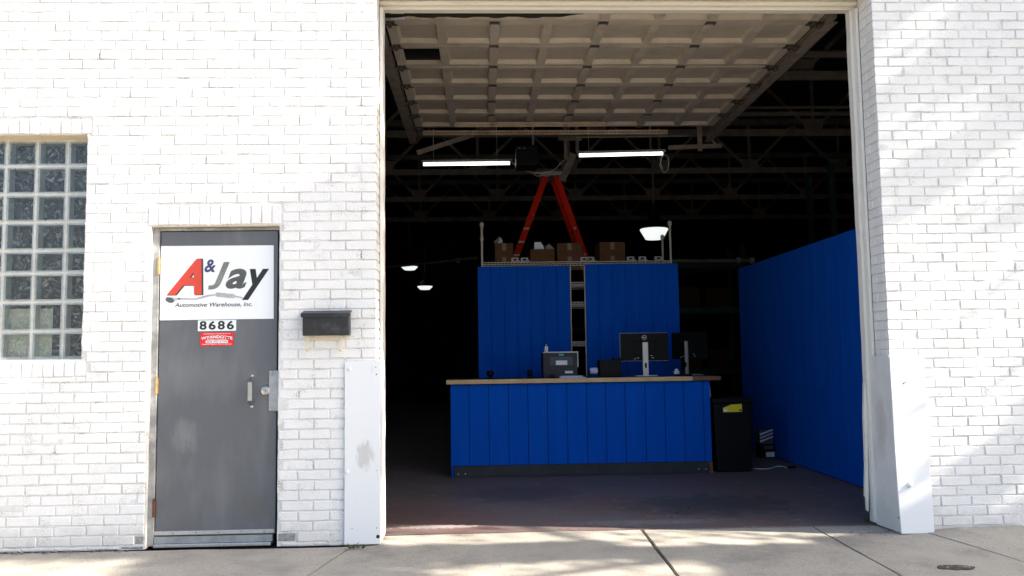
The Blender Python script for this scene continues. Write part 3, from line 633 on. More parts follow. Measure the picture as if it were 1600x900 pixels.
# ------------------------------------------------------------------ glass block window
gw = thing('glass_block_window', 'window of wavy glass blocks in the white brick wall', 'window', (-3.6, 0.13, WIN[2]))
GY = 0.125
rowz = [atY(60, q, GY).z for q in (219, 260, 304, 347.5, 392, 427, 472, 518, 562.5)]
rowz[0] = 2.815; rowz[-1] = WIN[2] + 0.004
xr_ = atY(103, 350, GY).x; xa = atY(7.5, 350, GY).x; pitch = (xr_ - xa) / 2
colx = [xr_ + pitch * k for k in range(1, -8, -1)]
mo = MB(); jw = 0.006
for k, z in enumerate(rowz): mo.box(-4.6, colx[0], GY + 0.004, GY + 0.075, z - jw, z + jw)
for k, x in enumerate(colx): mo.box(x - jw, x + jw, GY + 0.0055, GY + 0.0735, rowz[-1] + jw, rowz[0] - jw)
mo.build('mortar_grid', M['blockmortar'], gw)
for ci in range(len(colx) - 1):
    x1, x0 = colx[ci] - jw, colx[ci + 1] + jw
    if x1 < -4.55: continue
    for ri in range(8):
        z1, z0 = rowz[ri] - jw, rowz[ri + 1] + jw
        t = 0.014
        b = MB()   # pale side walls of the hollow block
        b.box(x0 + .001, x0 + t, GY + 0.002, GY + 0.078, z0 + .001, z1 - .001); b.box(x1 - t, x1 - .001, GY + 0.002, GY + 0.078, z0 + .001, z1 - .001)
        b.box(x0 + t, x1 - t, GY + 0.003, GY + 0.077, z0 + .001, z0 + t); b.box(x0 + t, x1 - t, GY + 0.003, GY + 0.077, z1 - t, z1 - .001)
        blk = b.build('glass_block', M['blockside'], gw)
        MB().box(x0 + .004, x1 - .004, GY - 0.003, GY + 0.001, z0 + .004, z1 - .004).build('front_pane', M['blockglass'], blk, bevel=0.0018)
        paper = (ri in (6, 7) and ci in (1, 2, 3))
        xm = x1 - t - .002
        if paper and ci == 1: xm = x0 + (x1 - x0) * 0.52
        if paper:
            top = z1 - t - (0.022 if ri == 6 else 0.0)
            MB().box(x0 + t, xm, GY + 0.060, GY + 0.064, z0 + t, top).build('paper_sheet', M['blockpaper'], blk)
        MB().box(x0 + t + .001, x1 - t - .001, GY + 0.070, GY + 0.076, z0 + t + .001, z1 - t - .001).build('back_pane', M['blockdark'], blk)
MB().box(-4.6, WIN[1], 0.292, 0.32, WIN[2] - 0.05, WIN[3] + 0.05).build('dark_room_backing', M['roof'], gw)  # added dark sheet standing in for the unlit room

# ------------------------------------------------------------------ grey steel door
dr = thing('steel_door', 'scuffed grey steel door with a white sign, left of the mailbox', 'door', (-1.83, 0.07, 0))
DY = 0.058                                     # front of the leaf
dl = atY(247, 600, DY).x; drx = atY(432, 600, DY).x; dtop = atY(340, 361.5, DY).z; dbot = 0.075
MB().box(dl, drx, DY, DY + 0.045, dbot, dtop).build('door_leaf', M['doorgrey'], dr, bevel=0.003)
fm = MB(); fm.box(DOOR[0] + .001, dl - 0.006, 0.046, 0.16, 0.01, dtop + 0.03); fm.build('frame_post', M['framegrey'], dr, bevel=0.003)
MB().box(dl - 0.005, DOOR[1] - 0.001, 0.048, 0.16, dtop + 0.005, DOOR[3] - 0.009).build('frame_head', M['framegrey'], dr, bevel=0.003)
MB().box(drx + 0.008, DOOR[1] - .001, 0.075, 0.16, 0.01, dtop + 0.003).build('frame_post', M['rubber'], dr)
MB().box(DOOR[0], DOOR[1], 0.162, 0.2, 0.0, DOOR[3]).build('dark_gap_back', M['rubber'], dr)
MB().box(dl - 0.003, drx - 0.006, DY - 0.007, DY - 0.0005, dbot + 0.006, dbot + 0.032).build('sweep_strip', M['alu'], dr, bevel=0.002)
for k in range(5):
    x = dl + (drx - dl) * (0.15 + 0.19 * k)
    MB().lathe((x, DY - 0.007, dbot + 0.019), [(0.004, 0), (0.003, -0.0025)], 8, 'Y').build('screw', M['hinge'], dr)
MB().box(dl - 0.002, drx - 0.016, DY - 0.012, DY + 0.05, 0.028, dbot - 0.003).build('sweep_brush', M['galv'], dr)
MB().box(dl + 0.002, drx - 0.02, 0.020, 0.13, 0.004, 0.026).build('threshold', M['alu'], dr, bevel=0.004)
for py, mm in ((416, 'brass'), (603, 'brass'), (795, 'rust')):
    p = atY(243.5 if py < 500 else (241.5 if py < 700 else 239.5), py, 0.035); x = dl - 0.008
    hg = MB().tube([(x, 0.047, p.z - 0.057), (x, 0.047, p.z + 0.057)], 0.0085, 10)
    hg.box(x - 0.018, x + 0.012, 0.0515, 0.0565, p.z - 0.055, p.z + 0.055)
    h_ = hg.build('hinge', M[mm], dr)
    MB().tube([(x, 0.047, p.z + 0.0575), (x, 0.047, p.z + 0.066)], 0.0055, 8).build('hinge_pin', M[mm], h_)
# pull handle, deadbolt and latch guard
a = atY(392, 590, 0.03); b = atY(391.5, 633, 0.03)
pts = []
for k in range(13):
    t = k / 12; z = a.z + (b.z - a.z) * t; y = DY - 0.050 * min(1, math.sin(math.pi * min(max(t, 0), 1)) * 2.2)
    pts.append((a.x, y, z))
hb = MB(); wv = 0.014
vs = []
for (x, y, z) in pts: vs += [(x - wv, y, z), (x + wv, y, z), (x + wv, y + .005, z), (x - wv, y + .005, z)]
fs = [(3, 2, 1, 0), (48, 49, 50, 51)]
for k in range(12):
    for q in range(4): fs.append((4 * k + q, 4 * k + (q + 1) % 4, 4 * k + 4 + (q + 1) % 4, 4 * k + 4 + q))
hb.add(vs, fs); ph = hb.build('pull_handle', M['steel'], dr)
for z in (a.z + 0.011, b.z - 0.013): MB().lathe((a.x, DY, z), [(0.010, 0), (0.010, -0.003), (0.006, -0.006)], 12, 'Y').build('screw', M['steel'], ph)
p = atY(414.5, 610.5, 0.04)
MB().lathe((p.x, DY, p.z), [(0.034, 0), (0.034, -0.008), (0.030, -0.016), (0.020, -0.019), (0.0185, -0.0175), (0.002, -0.018)], 24, 'Y').build('deadbolt', M['steel'], dr)
MB().box(p.x - 0.0025, p.x + 0.0025, DY - 0.0195, DY - 0.018, p.z - 0.007, p.z + 0.007).build('keyhole', M['black'], dr)
q0 = atY(420, 579, 0.035); q1 = atY(435, 642, 0.035)
lg = MB().box(q0.x, q1.x - .001, DY - 0.016, DY - 0.012, q1.z, q0.z).build('latch_guard', M['galv'], dr, bevel=0.0015)
for dx, dz in ((.017, .011), (.021, .028), (.016, q0.z - q1.z - .028), (.014, q0.z - q1.z - .012)):
    MB().lathe((q0.x + dx, DY - 0.016, q0.z - dz), [(0.0085, 0), (0.0085, -0.002), (0.005, -0.005)], 12, 'Y').build('bolt', M['steel'], lg)
# chalky scuff mark on the leaf: a thin smear of dried white paint
# ------------------------------------------------------------------ lettering
def text_mesh(body, shear=0.0, offset=0.0, spacing=1.0):
    cu = bpy.data.curves.new('txt', 'FONT'); cu.body = body; cu.shear = shear; cu.offset = offset; cu.space_character = spacing
    cu.resolution_u = 6; cu.fill_mode = 'FRONT' if hasattr(cu, 'fill_mode') else cu.fill_mode
    o = bpy.data.objects.new('txt', cu); COL.objects.link(o)
    dg = bpy.context.evaluated_depsgraph_get(); dg.update()
    me = bpy.data.meshes.new_from_object(o.evaluated_get(dg))
    bpy.data.objects.remove(o); bpy.data.curves.remove(cu)
    return me
def text(name, body, x0, x1, z0, z1, y, mat_, parent, shear=0.0, offset=0.0, warp=None, spacing=1.0):
    me = text_mesh(body, shear, offset, spacing)
    c = np.array([v.co[:] for v in me.vertices]); lo, hi = c.min(0), c.max(0)
    s = (c - lo) / np.maximum(hi - lo, 1e-6)
    cx_, cz = (x0 + x1) / 2, (z0 + z1) / 2
    for v, q in zip(me.vertices, s):
        X, Z = x0 + (x1 - x0) * q[0], z0 + (z1 - z0) * q[1]
        if warp: Z += warp(q[0])
        v.co = (X - cx_, 0, Z - cz)
    me.materials.clear(); me.materials.append(mat_)
    return link(name, me, (cx_, y, cz), parent)
def flat(name, poly, y, mat_, parent):
    """a flat printed shape, poly in (x, z)"""
    cx_ = sum(p[0] for p in poly) / len(poly); cz = sum(p[1] for p in poly) / len(poly)
    me = bpy.data.meshes.new(name); me.from_pydata([(x - cx_, 0, z - cz) for x, z in poly], [], [tuple(range(len(poly)))]); 
    return link(name, me, (cx_, y, cz), parent, mat_)
def P(zx, zy, y):                              # pixel of the door close-up (3.215x, origin 220,340)
    v = atY(220 + zx / 3.215, 340 + zy / 3.215, y); return (v.x, v.z)

SY = DY - 0.004
c = [atY(*q, SY) for q in ((251.5, 384.5), (427.5, 383.2), (427.5, 498), (249.5, 500.5))]
sg = thing('business_sign', 'white sign board with red and black A and Jay logo on the grey door', 'sign', ((c[0].x + c[1].x) / 2, SY, c[3].z))
MB().prism([(q.x, q.z) for q in c][::-1], SY, SY + 0.0035).build('sign_board', M['signwhite'], sg)
L1, L2, L3 = SY - 0.0008, SY - 0.0014, SY - 0.0020
def fit(name, body, zx0, zx1, zy0, zy1, y, m_, **k):
    a_, b_ = P(zx0, zy1, SY), P(zx1, zy0, SY)
    return text(name, body, a_[0], b_[0], a_[1], b_[1], y, m_, sg, **k)
fit('letter_shadow', 'A', 131, 318, 206, 392, L1, M['darkink'], shear=0.42, offset=0.045)
fit('letter', 'A', 130, 309, 209, 389, L2, M['red'], shear=0.42, offset=0.035)
fit('letter', '&', 320, 377, 210, 275, L2, M['navy'], shear=0.2, offset=0.025)
fit('letter', 'J', 338, 447, 223, 362, L1, M['inklight'], shear=0.3, offset=0.028)
fit('letter', 'a', 426, 533, 256, 358, L1, M['inkgrey'], shear=0.3, offset=0.028)
fit('letter', 'y', 508, 645, 257, 414, L1, M['black'], shear=0.3, offset=0.028)
fit('lettering', 'Automotive Warehouse, Inc.', 170, 560, 424, 453, L1, M['black'], shear=0.25, offset=0.012)
pipe = [(186, 404), (270, 406), (300, 398), (335, 388), (376, 384), (376, 391), (338, 397), (306, 407), (276, 414), (186, 411)]
flat('exhaust_pipe_print', [P(x, y, SY) for x, y in pipe], L2, M['pipegrey'], sg)
mf = [(376, 380), (384, 376), (466, 384), (474, 388), (474, 402), (466, 405), (384, 398), (376, 394)]
flat('muffler_print', [P(x, y, SY) for x, y in mf], L2, M['pipegrey'], sg)
flat('exhaust_pipe_print', [P(x, y, SY) for x, y in [(474, 391), (512, 400), (512, 407), (474, 399)]], L2, M['pipegrey'], sg)
flat('exhaust_tip_print', [P(x, y, SY) for x, y in [(126, 399), (182, 402), (198, 404), (198, 412), (184, 414), (150, 431)]], L2, M['pipegrey'], sg)
flat('exhaust_mouth_print', [P(128 + 18 + 20 * math.cos(t) * 1.05 - 6 * math.sin(t), 414 + 12 * math.sin(t) + 8 * math.cos(t), SY) for t in [2 * math.pi * k / 16 for k in range(16)]], L3, M['inkgrey'], sg)

NY = DY - 0.003
a, b = atY(309, 517.5, NY), atY(369, 498.5, NY)
npl = thing('number_plate', 'white 8686 house number strip below the business sign', 'house number', ((a.x + b.x) / 2, NY, a.z))
MB().box(a.x, b.x, NY, NY + 0.0025, a.z, b.z - .006).build('plate', M['signwhite'], npl)
for k, ch in enumerate('8686'):
    xa_ = a.x + (b.x - a.x) * (0.045 + 0.238 * k); text('digit', ch, xa_, xa_ + (b.x - a.x) * 0.185, a.z + 0.009, b.z - 0.011, NY - 0.0008, M['black'], npl, offset=0.03)
a, b = atY(312.5, 541, NY), atY(365, 519, NY)
st = thing('alarm_sticker', 'small red and white alarm company sticker under the house number', 'sticker', ((a.x + b.x) / 2, NY, a.z))
MB().box(a.x, b.x, NY + .0005, NY + 0.0025, a.z, b.z).build('backing', M['stickerred'], st)
W_, H_ = b.x - a.x, b.z - a.z
def stx(name, body, u0, u1, v0, v1, m_, **k): text(name, body, a.x + W_ * u0, a.x + W_ * u1, a.z + H_ * v0, a.z + H_ * v1, NY - 0.0008, m_, st, **k)
stx('lettering', 'WYANDOTTE', 0.03, 0.97, 0.53, 0.74, M['white'], offset=0.03, warp=lambda u: -0.012 * (2 * u - 1) ** 2 + 0.004)
stx('lettering', 'ALARM COMPANY', 0.2, 0.8, 0.44, 0.515, M['white'], offset=0.02)
MB().box(a.x + W_ * .17, a.x + W_ * .83, NY - .0004, NY + 0.0004, a.z + H_ * .22, a.z + H_ * .41).build('white_panel', M['white'], st)
stx('lettering', '888-283-9100', 0.2, 0.8, 0.26, 0.37, M['inkgrey'], offset=0.01)
stx('lettering', 'Central Station Alarm System', 0.06, 0.94, 0.09, 0.18, M['white'], offset=0.02)
stx('lettering', 'ELECTRONICALLY PROTECTED BY THE', 0.1, 0.9, 0.86, 0.93, M['white'], offset=0.01)

# ------------------------------------------------------------------ mailbox
mbx = thing('mailbox', 'black metal mailbox with newspaper hooks on the white brick wall', 'mailbox', (-1.07, -0.02, 1.40))
a = atY(472.5, 524.5, -0.09); b = atY(545, 492, -0.09); x0, x1, z0, z1 = a.x, b.x, a.z, b.z
body = MB(); vs = []
for x in (x0, x1): vs += [(x, -0.0035, z0), (x, -0.088, z0), (x, -0.094, z1), (x, -0.0035, z1 + 0.03)]
body.add(vs, [(0, 1, 2, 3), (7, 6, 5, 4), (0, 4, 5, 1), (1, 5, 6, 2), (2, 6, 7, 3), (3, 7, 4, 0)]); body.build('box_body', M['boxblack'], mbx, bevel=0.003)
lid = MB(); vs = []; nsc = 36; x0l, x1l = x0 - 0.010, x1 + 0.009
tp = []; lo = []
for k in range(nsc + 1):
    x = x0l + (x1l - x0l) * k / nsc
    zsc = 0.006 * abs(math.sin(math.pi * (k / nsc) * 11))
    tp.append((x, z1 + 0.034)); lo.append((x, zsc))
vs = []; fs = []
for (x, zt_), (_, q) in zip(tp, lo): vs += [(x, -0.003, z1 + 0.036), (x, -0.102, z1 + 0.014), (x, -0.106, z1 - 0.010 - q), (x, -0.1035, z1 - 0.010 - q), (x, -0.0995, z1 + 0.011), (x, -0.003, z1 + 0.032)]
for k in range(nsc):
    for q in range(6): fs.append((6 * k + q, 6 * k + (q + 1) % 6, 6 * k + 6 + (q + 1) % 6, 6 * k + 6 + q))
fs += [(5, 4, 3, 2, 1, 0), tuple(range(6 * nsc, 6 * nsc + 6))]
lid.add(vs, fs); lid.build('lid', M['boxblack'], mbx)
a = atY(474, 532, -0.015); b = atY(537, 520, -0.015)
MB().box(a.x, b.x, -0.022, -0.003, a.z, b.z).build('mounting_board', M['cream'], mbx, bevel=0.003)
for px in (482, 534):
    t = atY(px, 525, -0.03); u = atY(px - 1.5, 549, -0.05)
    pts = [(t.x, -0.030, t.z), (t.x - .001, -0.026, t.z - 0.05), (u.x, -0.030, u.z + 0.016), (u.x, -0.042, u.z + 0.003), (u.x, -0.060, u.z + .002), (u.x - .002, -0.078, u.z + 0.014), (u.x - .003, -0.083, u.z + 0.040)]
    hk = MB()
    for p_, q_ in zip(pts[:-1], pts[1:]): hk.bar(p_, q_, 0.014, 0.005, up=(0, -1, 0.01))
    hk.build('newspaper_hook', M['cream'], mbx)

# ------------------------------------------------------------------ overhead garage door
ZD = 3.95; SL = 0.516; YD0 = 0.27; XD0, XD1 = -0.752, 2.782
gd = thing('garage_door', 'raised sectional garage door of recessed panels hanging under the ceiling', 'garage door', ((XD0 + XD1) / 2, 2.0, ZD))
pw = (XD1 - XD0) / 8; st_ = 0.072
panel_me = None
for si in range(7):
    y0 = YD0 + SL * si + .003; y1 = y0 + SL - .006
    zz = ZD + 0.004 * math.sin(si * 1.3)
    s = MB()
    s.box(XD0, XD1, y0, y0 + 0.056, zz, zz + 0.055); s.box(XD0, XD1, y1 - 0.056, y1, zz, zz + 0.055)
    for k in range(9):
        x = XD0 + pw * k; w0 = st_ if 0 < k < 8 else st_ * 1.1
        xa_, xb_ = (x - w0 / 2, x + w0 / 2) if 0 < k < 8 else ((x + .001, x + w0) if k == 0 else (x - w0, x - .001))
        s.box(xa_, xb_, y0 + 0.0562, y1 - 0.0562, zz + 0.0008, zz + 0.054)
    sec = s.build('section', M['garage'], gd)
    for k in range(8):
        x0 = XD0 + pw * k + (st_ * 1.1 if k == 0 else st_ / 2); x1 = XD0 + pw * (k + 1) - (st_ * 1.1 if k == 7 else st_ / 2)
        glass = (si == 2 and k == 0)
        b = MB().box(x0 + .0005, x1 - .0005, y0 + 0.057, y1 - 0.057, zz + 0.042, zz + 0.048)
        nm = 'dark_pane' if glass else 'panel'
        b.build(nm, M['blackplastic'] if glass else M['garagepanel'], sec)
        if not glass:   # sloped moulding round the recess
            mo = MB(); ms = 0.014
            ya, yb = y0 + 0.057, y1 - 0.057; za, zb = zz + 0.010, zz + 0.0415
            O = [(x0, ya), (x1, ya), (x1, yb), (x0, yb)]; I = [(x0 + ms, ya + ms), (x1 - ms, ya + ms), (x1 - ms, yb - ms), (x0 + ms, yb - ms)]
            mo.add([(x, y, za) for x, y in O] + [(x, y, zb) for x, y in I] + [(x, y, zb) for x, y in O], [(q, (q + 1) % 4, 4 + (q + 1) % 4, 4 + q) for q in range(4)])
            mo.build('moulding', M['garage'], sec)
    # hinges on every second stile, roller brackets at both ends
    yh = y1 + .003
    for k in (2, 4, 6):
        x = XD0 + pw * k
        h_ = MB(); h_.box(x - 0.030, x + 0.030, yh - 0.026, yh + 0.026, zz - 0.004, zz - 0.0005)
        h_.tube([(x - 0.042, yh, zz - 0.009), (x + 0.042, yh, zz - 0.009)], 0.007, 8)
        h_.box(x - 0.040, x - 0.034, yh - 0.028, yh + 0.028, zz - 0.016, zz - 0.001); h_.box(x + 0.034, x + 0.040, yh - 0.028, yh + 0.028, zz - 0.016, zz - 0.001)
        h_.build('hinge', M['hinge'], sec)
    for x, sgn in ((XD0, -1), (XD1, 1)):
        h_ = MB(); h_.box(x - sgn * 0.075, x - sgn * 0.010, yh - 0.035, yh + 0.035, zz - 0.005, zz - 0.0005) if sgn < 0 else h_.box(x - 0.075, x - 0.010, yh - 0.035, yh + 0.035, zz - 0.005, zz - 0.0005)
        h_.box(*sorted((x - sgn * 0.05, x - sgn * 0.02)), yh - 0.03, yh + 0.03, zz - 0.035, zz - 0.006)
        h_.lathe((x + sgn * 0.012, yh, zz - 0.022), [(0.026, -0.012), (0.026, 0.012)], 14, 'X')
        h_.tube([(x - sgn * 0.10, yh, zz - 0.022), (x + sgn * 0.03, yh, zz - 0.022)], 0.006, 6)
        h_.build('roller_bracket', M['hinge'], sec)
# torn black seal on the near edge, small white patches of paint/tape
sl_ = MB(); n = 40
rl = random.Random(3); top = []; bot = []
xs_ = [XD0 + (0.83 - XD0) * k / n for k in range(n + 1)]
vs = []; fs = []
for k, x in enumerate(xs_):
    d_ = 0.030 + 0.006 * math.sin(k * .9) + rl.uniform(-.003, .003)
    if k > 34: d_ *= max(0.08, (n - k) / 6)
    vs += [(x, 0.60, ZD - 0.001), (x, 0.60, ZD - d_), (x, 0.612, ZD - d_), (x, 0.612, ZD - 0.001)]
for k in range(n):
    for q in range(4): fs.append((4 * k + q, 4 * k + (q + 1) % 4, 4 * k + 4 + (q + 1) % 4, 4 * k + 4 + q))
sl_.add(vs, fs); sl_.build('torn_seal', M['rubber'], gd)
for (px, py, pxx, pyy) in ((611, 20.5, 631, 24.5), (611, 27, 632, 30)):
    a, b = atZ(px, pyy, ZD - .003), atZ(pxx, py, ZD - .003)
    MB().box(a.x, b.x, b.y, a.y, ZD - 0.006, ZD - 0.0012).build('white_tape', M['white'], gd) if a.y > b.y else MB().box(a.x, b.x, a.y, b.y, ZD - 0.006, ZD - 0.0012).build('white_tape', M['white'], gd)

def track(x, label):
    t = thing('door_track', label, 'track', (x, 2.4, ZD))
    s_ = 1 if x > 1 else -1
    c_ = MB(); ya, yb = 0.55, 4.36
    c_.box(x - .003, x + .003, ya, yb, ZD - 0.055, ZD + 0.02) if False else None
    xo = x + s_ * 0.045
    c_.box(*sorted((xo, xo + s_ * .004)), ya, yb, ZD - 0.055, ZD + 0.012)
    c_.box(*sorted((xo - s_ * 0.040, xo)), ya, yb, ZD - 0.059, ZD - 0.0552); c_.box(*sorted((xo - s_ * 0.040, xo)), ya, yb, ZD + 0.0122, ZD + 0.016)
    c_.build('channel', M['track'], t)
    a_ = MB(); a_.box(*sorted((xo + s_ * .005, xo + s_ * .055)), ya + .1, yb + .06, ZD - 0.052, ZD - 0.047); a_.box(*sorted((xo + s_ * .005, xo + s_ * .010)), ya + .1, yb + .06, ZD - 0.0468, ZD + 0.01)
    a_.build('angle_rail', M['track'], t)
    for y in (1.6, 3.0, 4.30):
        MB().box(*sorted((xo + s_ * .012, xo + s_ * .046)), y, y + 0.006, ZD - 0.046, 5.90).build('hanger', M['track'], t)
    return t
track(XD0 - 0.015, 'steel overhead door track on the mailbox side of the garage')
track(XD1 + 0.015, 'steel overhead door track on the blue partition side of the garage')
# perforated angle bars stiffening the inner end of the door
def perf(px0, px1, py, z, label):
    a, b = atZ(px0, py, z), atZ(px1, py, z); y = (a.y + b.y) / 2
    s = MB(); hh = 0.052; x0, x1 = a.x, b.x
    s.box(x0, x1, y, y + 0.003, z - hh, z - hh + 0.014); s.box(x0, x1, y, y + 0.003, z - 0.018, z)
    n_ = int((x1 - x0) / 0.032)
    for k in range(n_ + 1):
        x = x0 + (x1 - x0 - .014) * k / n_; s.box(x, x + 0.014, y + .0003, y + 0.0027, z - hh + 0.014, z - 0.018)
    s.box(x0, x1, y + 0.0032, y + 0.034, z - 0.003, z - 0.0002)
    tag(s.build('perforated_angle', M['perf'], None), label, 'angle bar')
    for px in ():
        pass
perf(710, 946, 191, ZD - 0.014, 'short perforated steel angle bar across the raised garage door')
perf(661, 1042, 203.5, ZD - 0.010, 'long perforated steel angle bar along the inner end of the garage door')

# ------------------------------------------------------------------ roof trusses
def truss(y, label, full=True):
    zb, zt = 4.40, 5.25
    t = thing('roof_truss', label, 'truss', (1, y, zb), 'roof trusses above the shop')
    MB().box(-8.9, 10.9, y - 0.05, y - 0.004, zb - 0.055, zb + 0.045).build('bottom_chord', M['darksteel'], t)
    MB().box(-8.9, 10.9, y - 0.05, y + 0.05, zt - 0.05, zt + 0.05).build('top_chord', M['darksteel'], t)
    pit = 1.57; off = {0: 0.55, 1: 0.1, 2: -0.04, 3: 0.35}.get(int(round((y - 3.4) / 2.43)), 0.2)
    k0 = int((-6 - off) / pit)
    for k in range(k0, int((9) / pit)):
        x = off + pit * k
        if x < -4.2 or x > 7.5: continue
        gm = MB().prism([(x - 0.17, zb + 0.20), (x + 0.17, zb + 0.20), (x + 0.13, zb + 0.0455), (x - 0.13, zb + 0.0455)], y - 0.004, y + 0.006); gm.build('gusset', M['darksteel'], t)
        MB().bar((x, y + .012, zb + 0.05), (x, y + .012, zt), 0.05, 0.02, up=(0, 1, 0)).build('web_post', M['darksteel'], t)
        MB().bar((x - 0.10, y + .03, zb + 0.12), (x - pit / 2 - .05, y + .03, zt), 0.05, 0.014, up=(0, 1, 0)).build('web_diagonal', M['darksteel'], t)
        MB().bar((x + 0.10, y + .03, zb + 0.12), (x + pit / 2 + .05, y + .03, zt), 0.05, 0.014, up=(0, 1, 0)).build('web_diagonal', M['darksteel'], t)
    return t
for k, lab in enumerate(('nearest roof truss, right above the raised garage door', 'second roof truss from the front, above the strip lights', 'third roof truss from the front, behind the strip lights', 'fourth roof truss from the front, deep in the dark', 'rearmost dark roof truss, far back in the shop')):
    truss(3.4 + 2.43 * k, lab)
for k in range(5):
    y = 4.6 + 2.43 * k
# pipes and conduits
def pipe_thing(name, pts, r, label, mt='darksteel', cat='pipe'):
    return tag(MB().tube(pts, r, 8).build(name, M[mt]), label, cat)
a = atY(1150, 168, 5.2); pipe_thing('ceiling_pipe', [(a.x - 1.2, 5.2, a.z), (10.5, 5.2, a.z)], 0.022, 'thin upper ceiling pipe right of the garage door track')
a = atY(1150, 178, 5.35); pipe_thing('ceiling_pipe', [(a.x - 1.2, 5.35, a.z), (10.5, 5.35, a.z)], 0.035, 'thick ceiling pipe just under the thin one')
a = atY(1250, 84, 2.9); pipe_thing('ceiling_pipe', [(XD1 + .2, 2.9, a.z), (10.5, 2.9, a.z)], 0.045, 'pale ceiling pipe highest on the right beside the door track')
a = atY(900, 214, 4.7); b = atY(1075, 212, 4.7); pipe_thing('conduit', [a, b], 0.016, 'thin conduit just behind the inner end of the garage door', 'track', 'conduit')
a = atY(1050, 408, 7.5); b = atY(1178, 407, 7.5)
cp = thing('conduit_pipe', 'horizontal grey pipe with coupling between wire shelf and blue partition', 'pipe', a)
MB().tube([a, b], 0.028, 10).build('pipe', M['darksteel'], cp)
for px in (1153, 1175): q = atY(px, 407, 7.5); MB().tube([q - Vector((.03, 0, 0)), q + Vector((.03, 0, 0))], 0.052, 12).build('coupling', M['grey'], cp)
a = atY(602, 418, 9.5); b = atY(745, 403, 7.6)
cp = thing('conduit_pipe', 'dim slanting pipe left of the wire shelf', 'pipe', a)
MB().tube([a, b], 0.022, 10).build('pipe', M['darksteel'], cp)
q = atY(716, 407, 8.0); MB().tube([q - Vector((.03, 0, 0)), q + Vector((.03, 0, 0))], 0.045, 12).build('coupling', M['grey'], cp)

# brackets that hang the tracks
br = thing('track_brace', 'slanted steel angle brace below the left door track', 'brace', atY(652, 238, 4.4))
a, b = atY(652, 236, 4.4), atY(742, 207, 4.7)
MB().bar(a, b, 0.008, 0.075, up=(0, 1, 0.3)).build('web', M['track'], br); MB().bar(a + Vector((0, -.03, -.03)), b + Vector((0, -.03, -.03)), 0.06, 0.006, up=(0, 1, 0.3)).build('flange', M['track'], br)
bk = thing('track_bracket', 'steel bracket frame holding the right door track', 'bracket', atY(1090, 233, 4.45))
a, b = atY(1045, 231, 4.45), atY(1127, 228, 4.45); MB().bar(a, b, 0.05, 0.055, up=(0, 1, 0)).build('cross_arm', M['track'], bk)
a, b = atY(1094, 236, 4.40), atY(1093, 195, 4.40); MB().bar(a, (b.x, b.y, 5.9), 0.06, 0.008, up=(0, 1, 0)).build('post', M['track'], bk)
a, b = atY(1118, 226, 4.42), atY(1108, 212, 4.42); MB().bar(a, b, 0.03, 0.006, up=(0, 1, 0)).build('strut', M['track'], bk)
hf = thing('hanger_frame', 'brown steel hanger frame above the stepladder', 'frame', atY(890, 270, 5.0))
for px in (884, 902):
    a, b = atY(px, 250 if px < 890 else 238, 5.0), atY(px, 214, 5.0); MB().bar(a, (b.x, b.y, 5.9), 0.045, 0.03, up=(0, 1, 0)).build('post', M['darksteel'], hf)
a, b = atY(872, 217, 4.98), atY(908, 216, 4.98); MB().bar(a, b, 0.05, 0.07, up=(0, 1, 0)).build('cross_plate', M['darksteel'], hf)
a, b = atY(878, 283, 5.1), atY(896, 240, 5.1); MB().bar(a, b, 0.09, 0.02, up=(0, 1, 0)).build('slanted_board', M['darksteel'], hf)
op = thing('door_opener', 'dark garage door opener motor hanging between the strip lights', 'motor', atY(822, 262, 4.75))
a, b = atY(806, 262, 4.75), atY(839, 231, 4.75); MB().box(a.x, b.x, 4.6, 4.95, a.z, b.z).build('motor_case', M['blackplastic'], op, bevel=0.01)
c1 = atY(833, 231, 4.7); MB().bar(c1, (c1.x, 4.7, 5.9), 0.03, 0.004, up=(0, 1, 0)).build('hanger_strap', M['track'], op)
for px in (811, 819): q = atY(px, 230.8, 4.59); MB().box(q.x - .018, q.x + .018, 4.594, 4.598, q.z - .008, q.z - .003).build('vent_slot', M['alu'], op)

# ------------------------------------------------------------------ strip lights, high-bay lamps
def strip(px0, py0, px1, py1, Y, label):
    a, b = atY(px0, py0, Y), atY(px1, py1, Y)
    t = thing('strip_light', label, 'light', (a + b) / 2, 'fluorescent strip lights')
    u = Vector((0, 0, 0.034))
    MB().bar(a + u - Vector((.02, 0, 0)), b + u + Vector((.03, 0, 0)), 0.10, 0.03, up=(0, 0, 1)).build('housing', M['plasticlight'], t)
    MB().tube([a, b], 0.019, 10).build('tube', M['tube'], t)
    for q in (a, b): MB().bar(q + Vector((0, 0, -.025)), q + Vector((0, 0, .03)), 0.012, 0.05, up=(0, 1, 0)).build('end_holder', M['plasticlight'], t)
    for f in (0.12, 0.85):
        q = a + (b - a) * f; MB().tube([q + Vector((0, 0, 0.05)), (q.x, q.y, 5.9)], 0.004, 5).build('hanging_wire', M['rope'], t)
    return t
strip(661, 257, 797, 255.2, 5.4, 'lit strip light on the left, lower of the two')
strip(904, 243.2, 1036, 240, 5.4, 'lit strip light on the right, above the wire shelf')
a = atY(1038, 242, 5.38)
lp = [atY(x, y, 5.38) for x, y in ((1038, 241), (1044, 246), (1045, 256), (1043, 266), (1038, 269.5), (1034, 266), (1031, 258), (1032, 254), (1033, 259), (1036, 264), (1032, 256), (1033, 248), (1036, 243))]
tag(MB().tube(lp, 0.006, 6).build('power_cord', M['rope']), 'looped white cord hanging off the right strip light', 'cord')
rp = [atY(x, y, 5.5) for x, y in ((800, 254), (808, 260), (820, 266), (834, 270.5), (846, 271), (858, 269), (868, 264), (875, 256), (884, 248), (896, 243))]
tag(MB().tube(rp, 0.006, 6).build('white_rope', M['rope']), 'white rope slung between strip lights and ladder top', 'rope')
bw = []
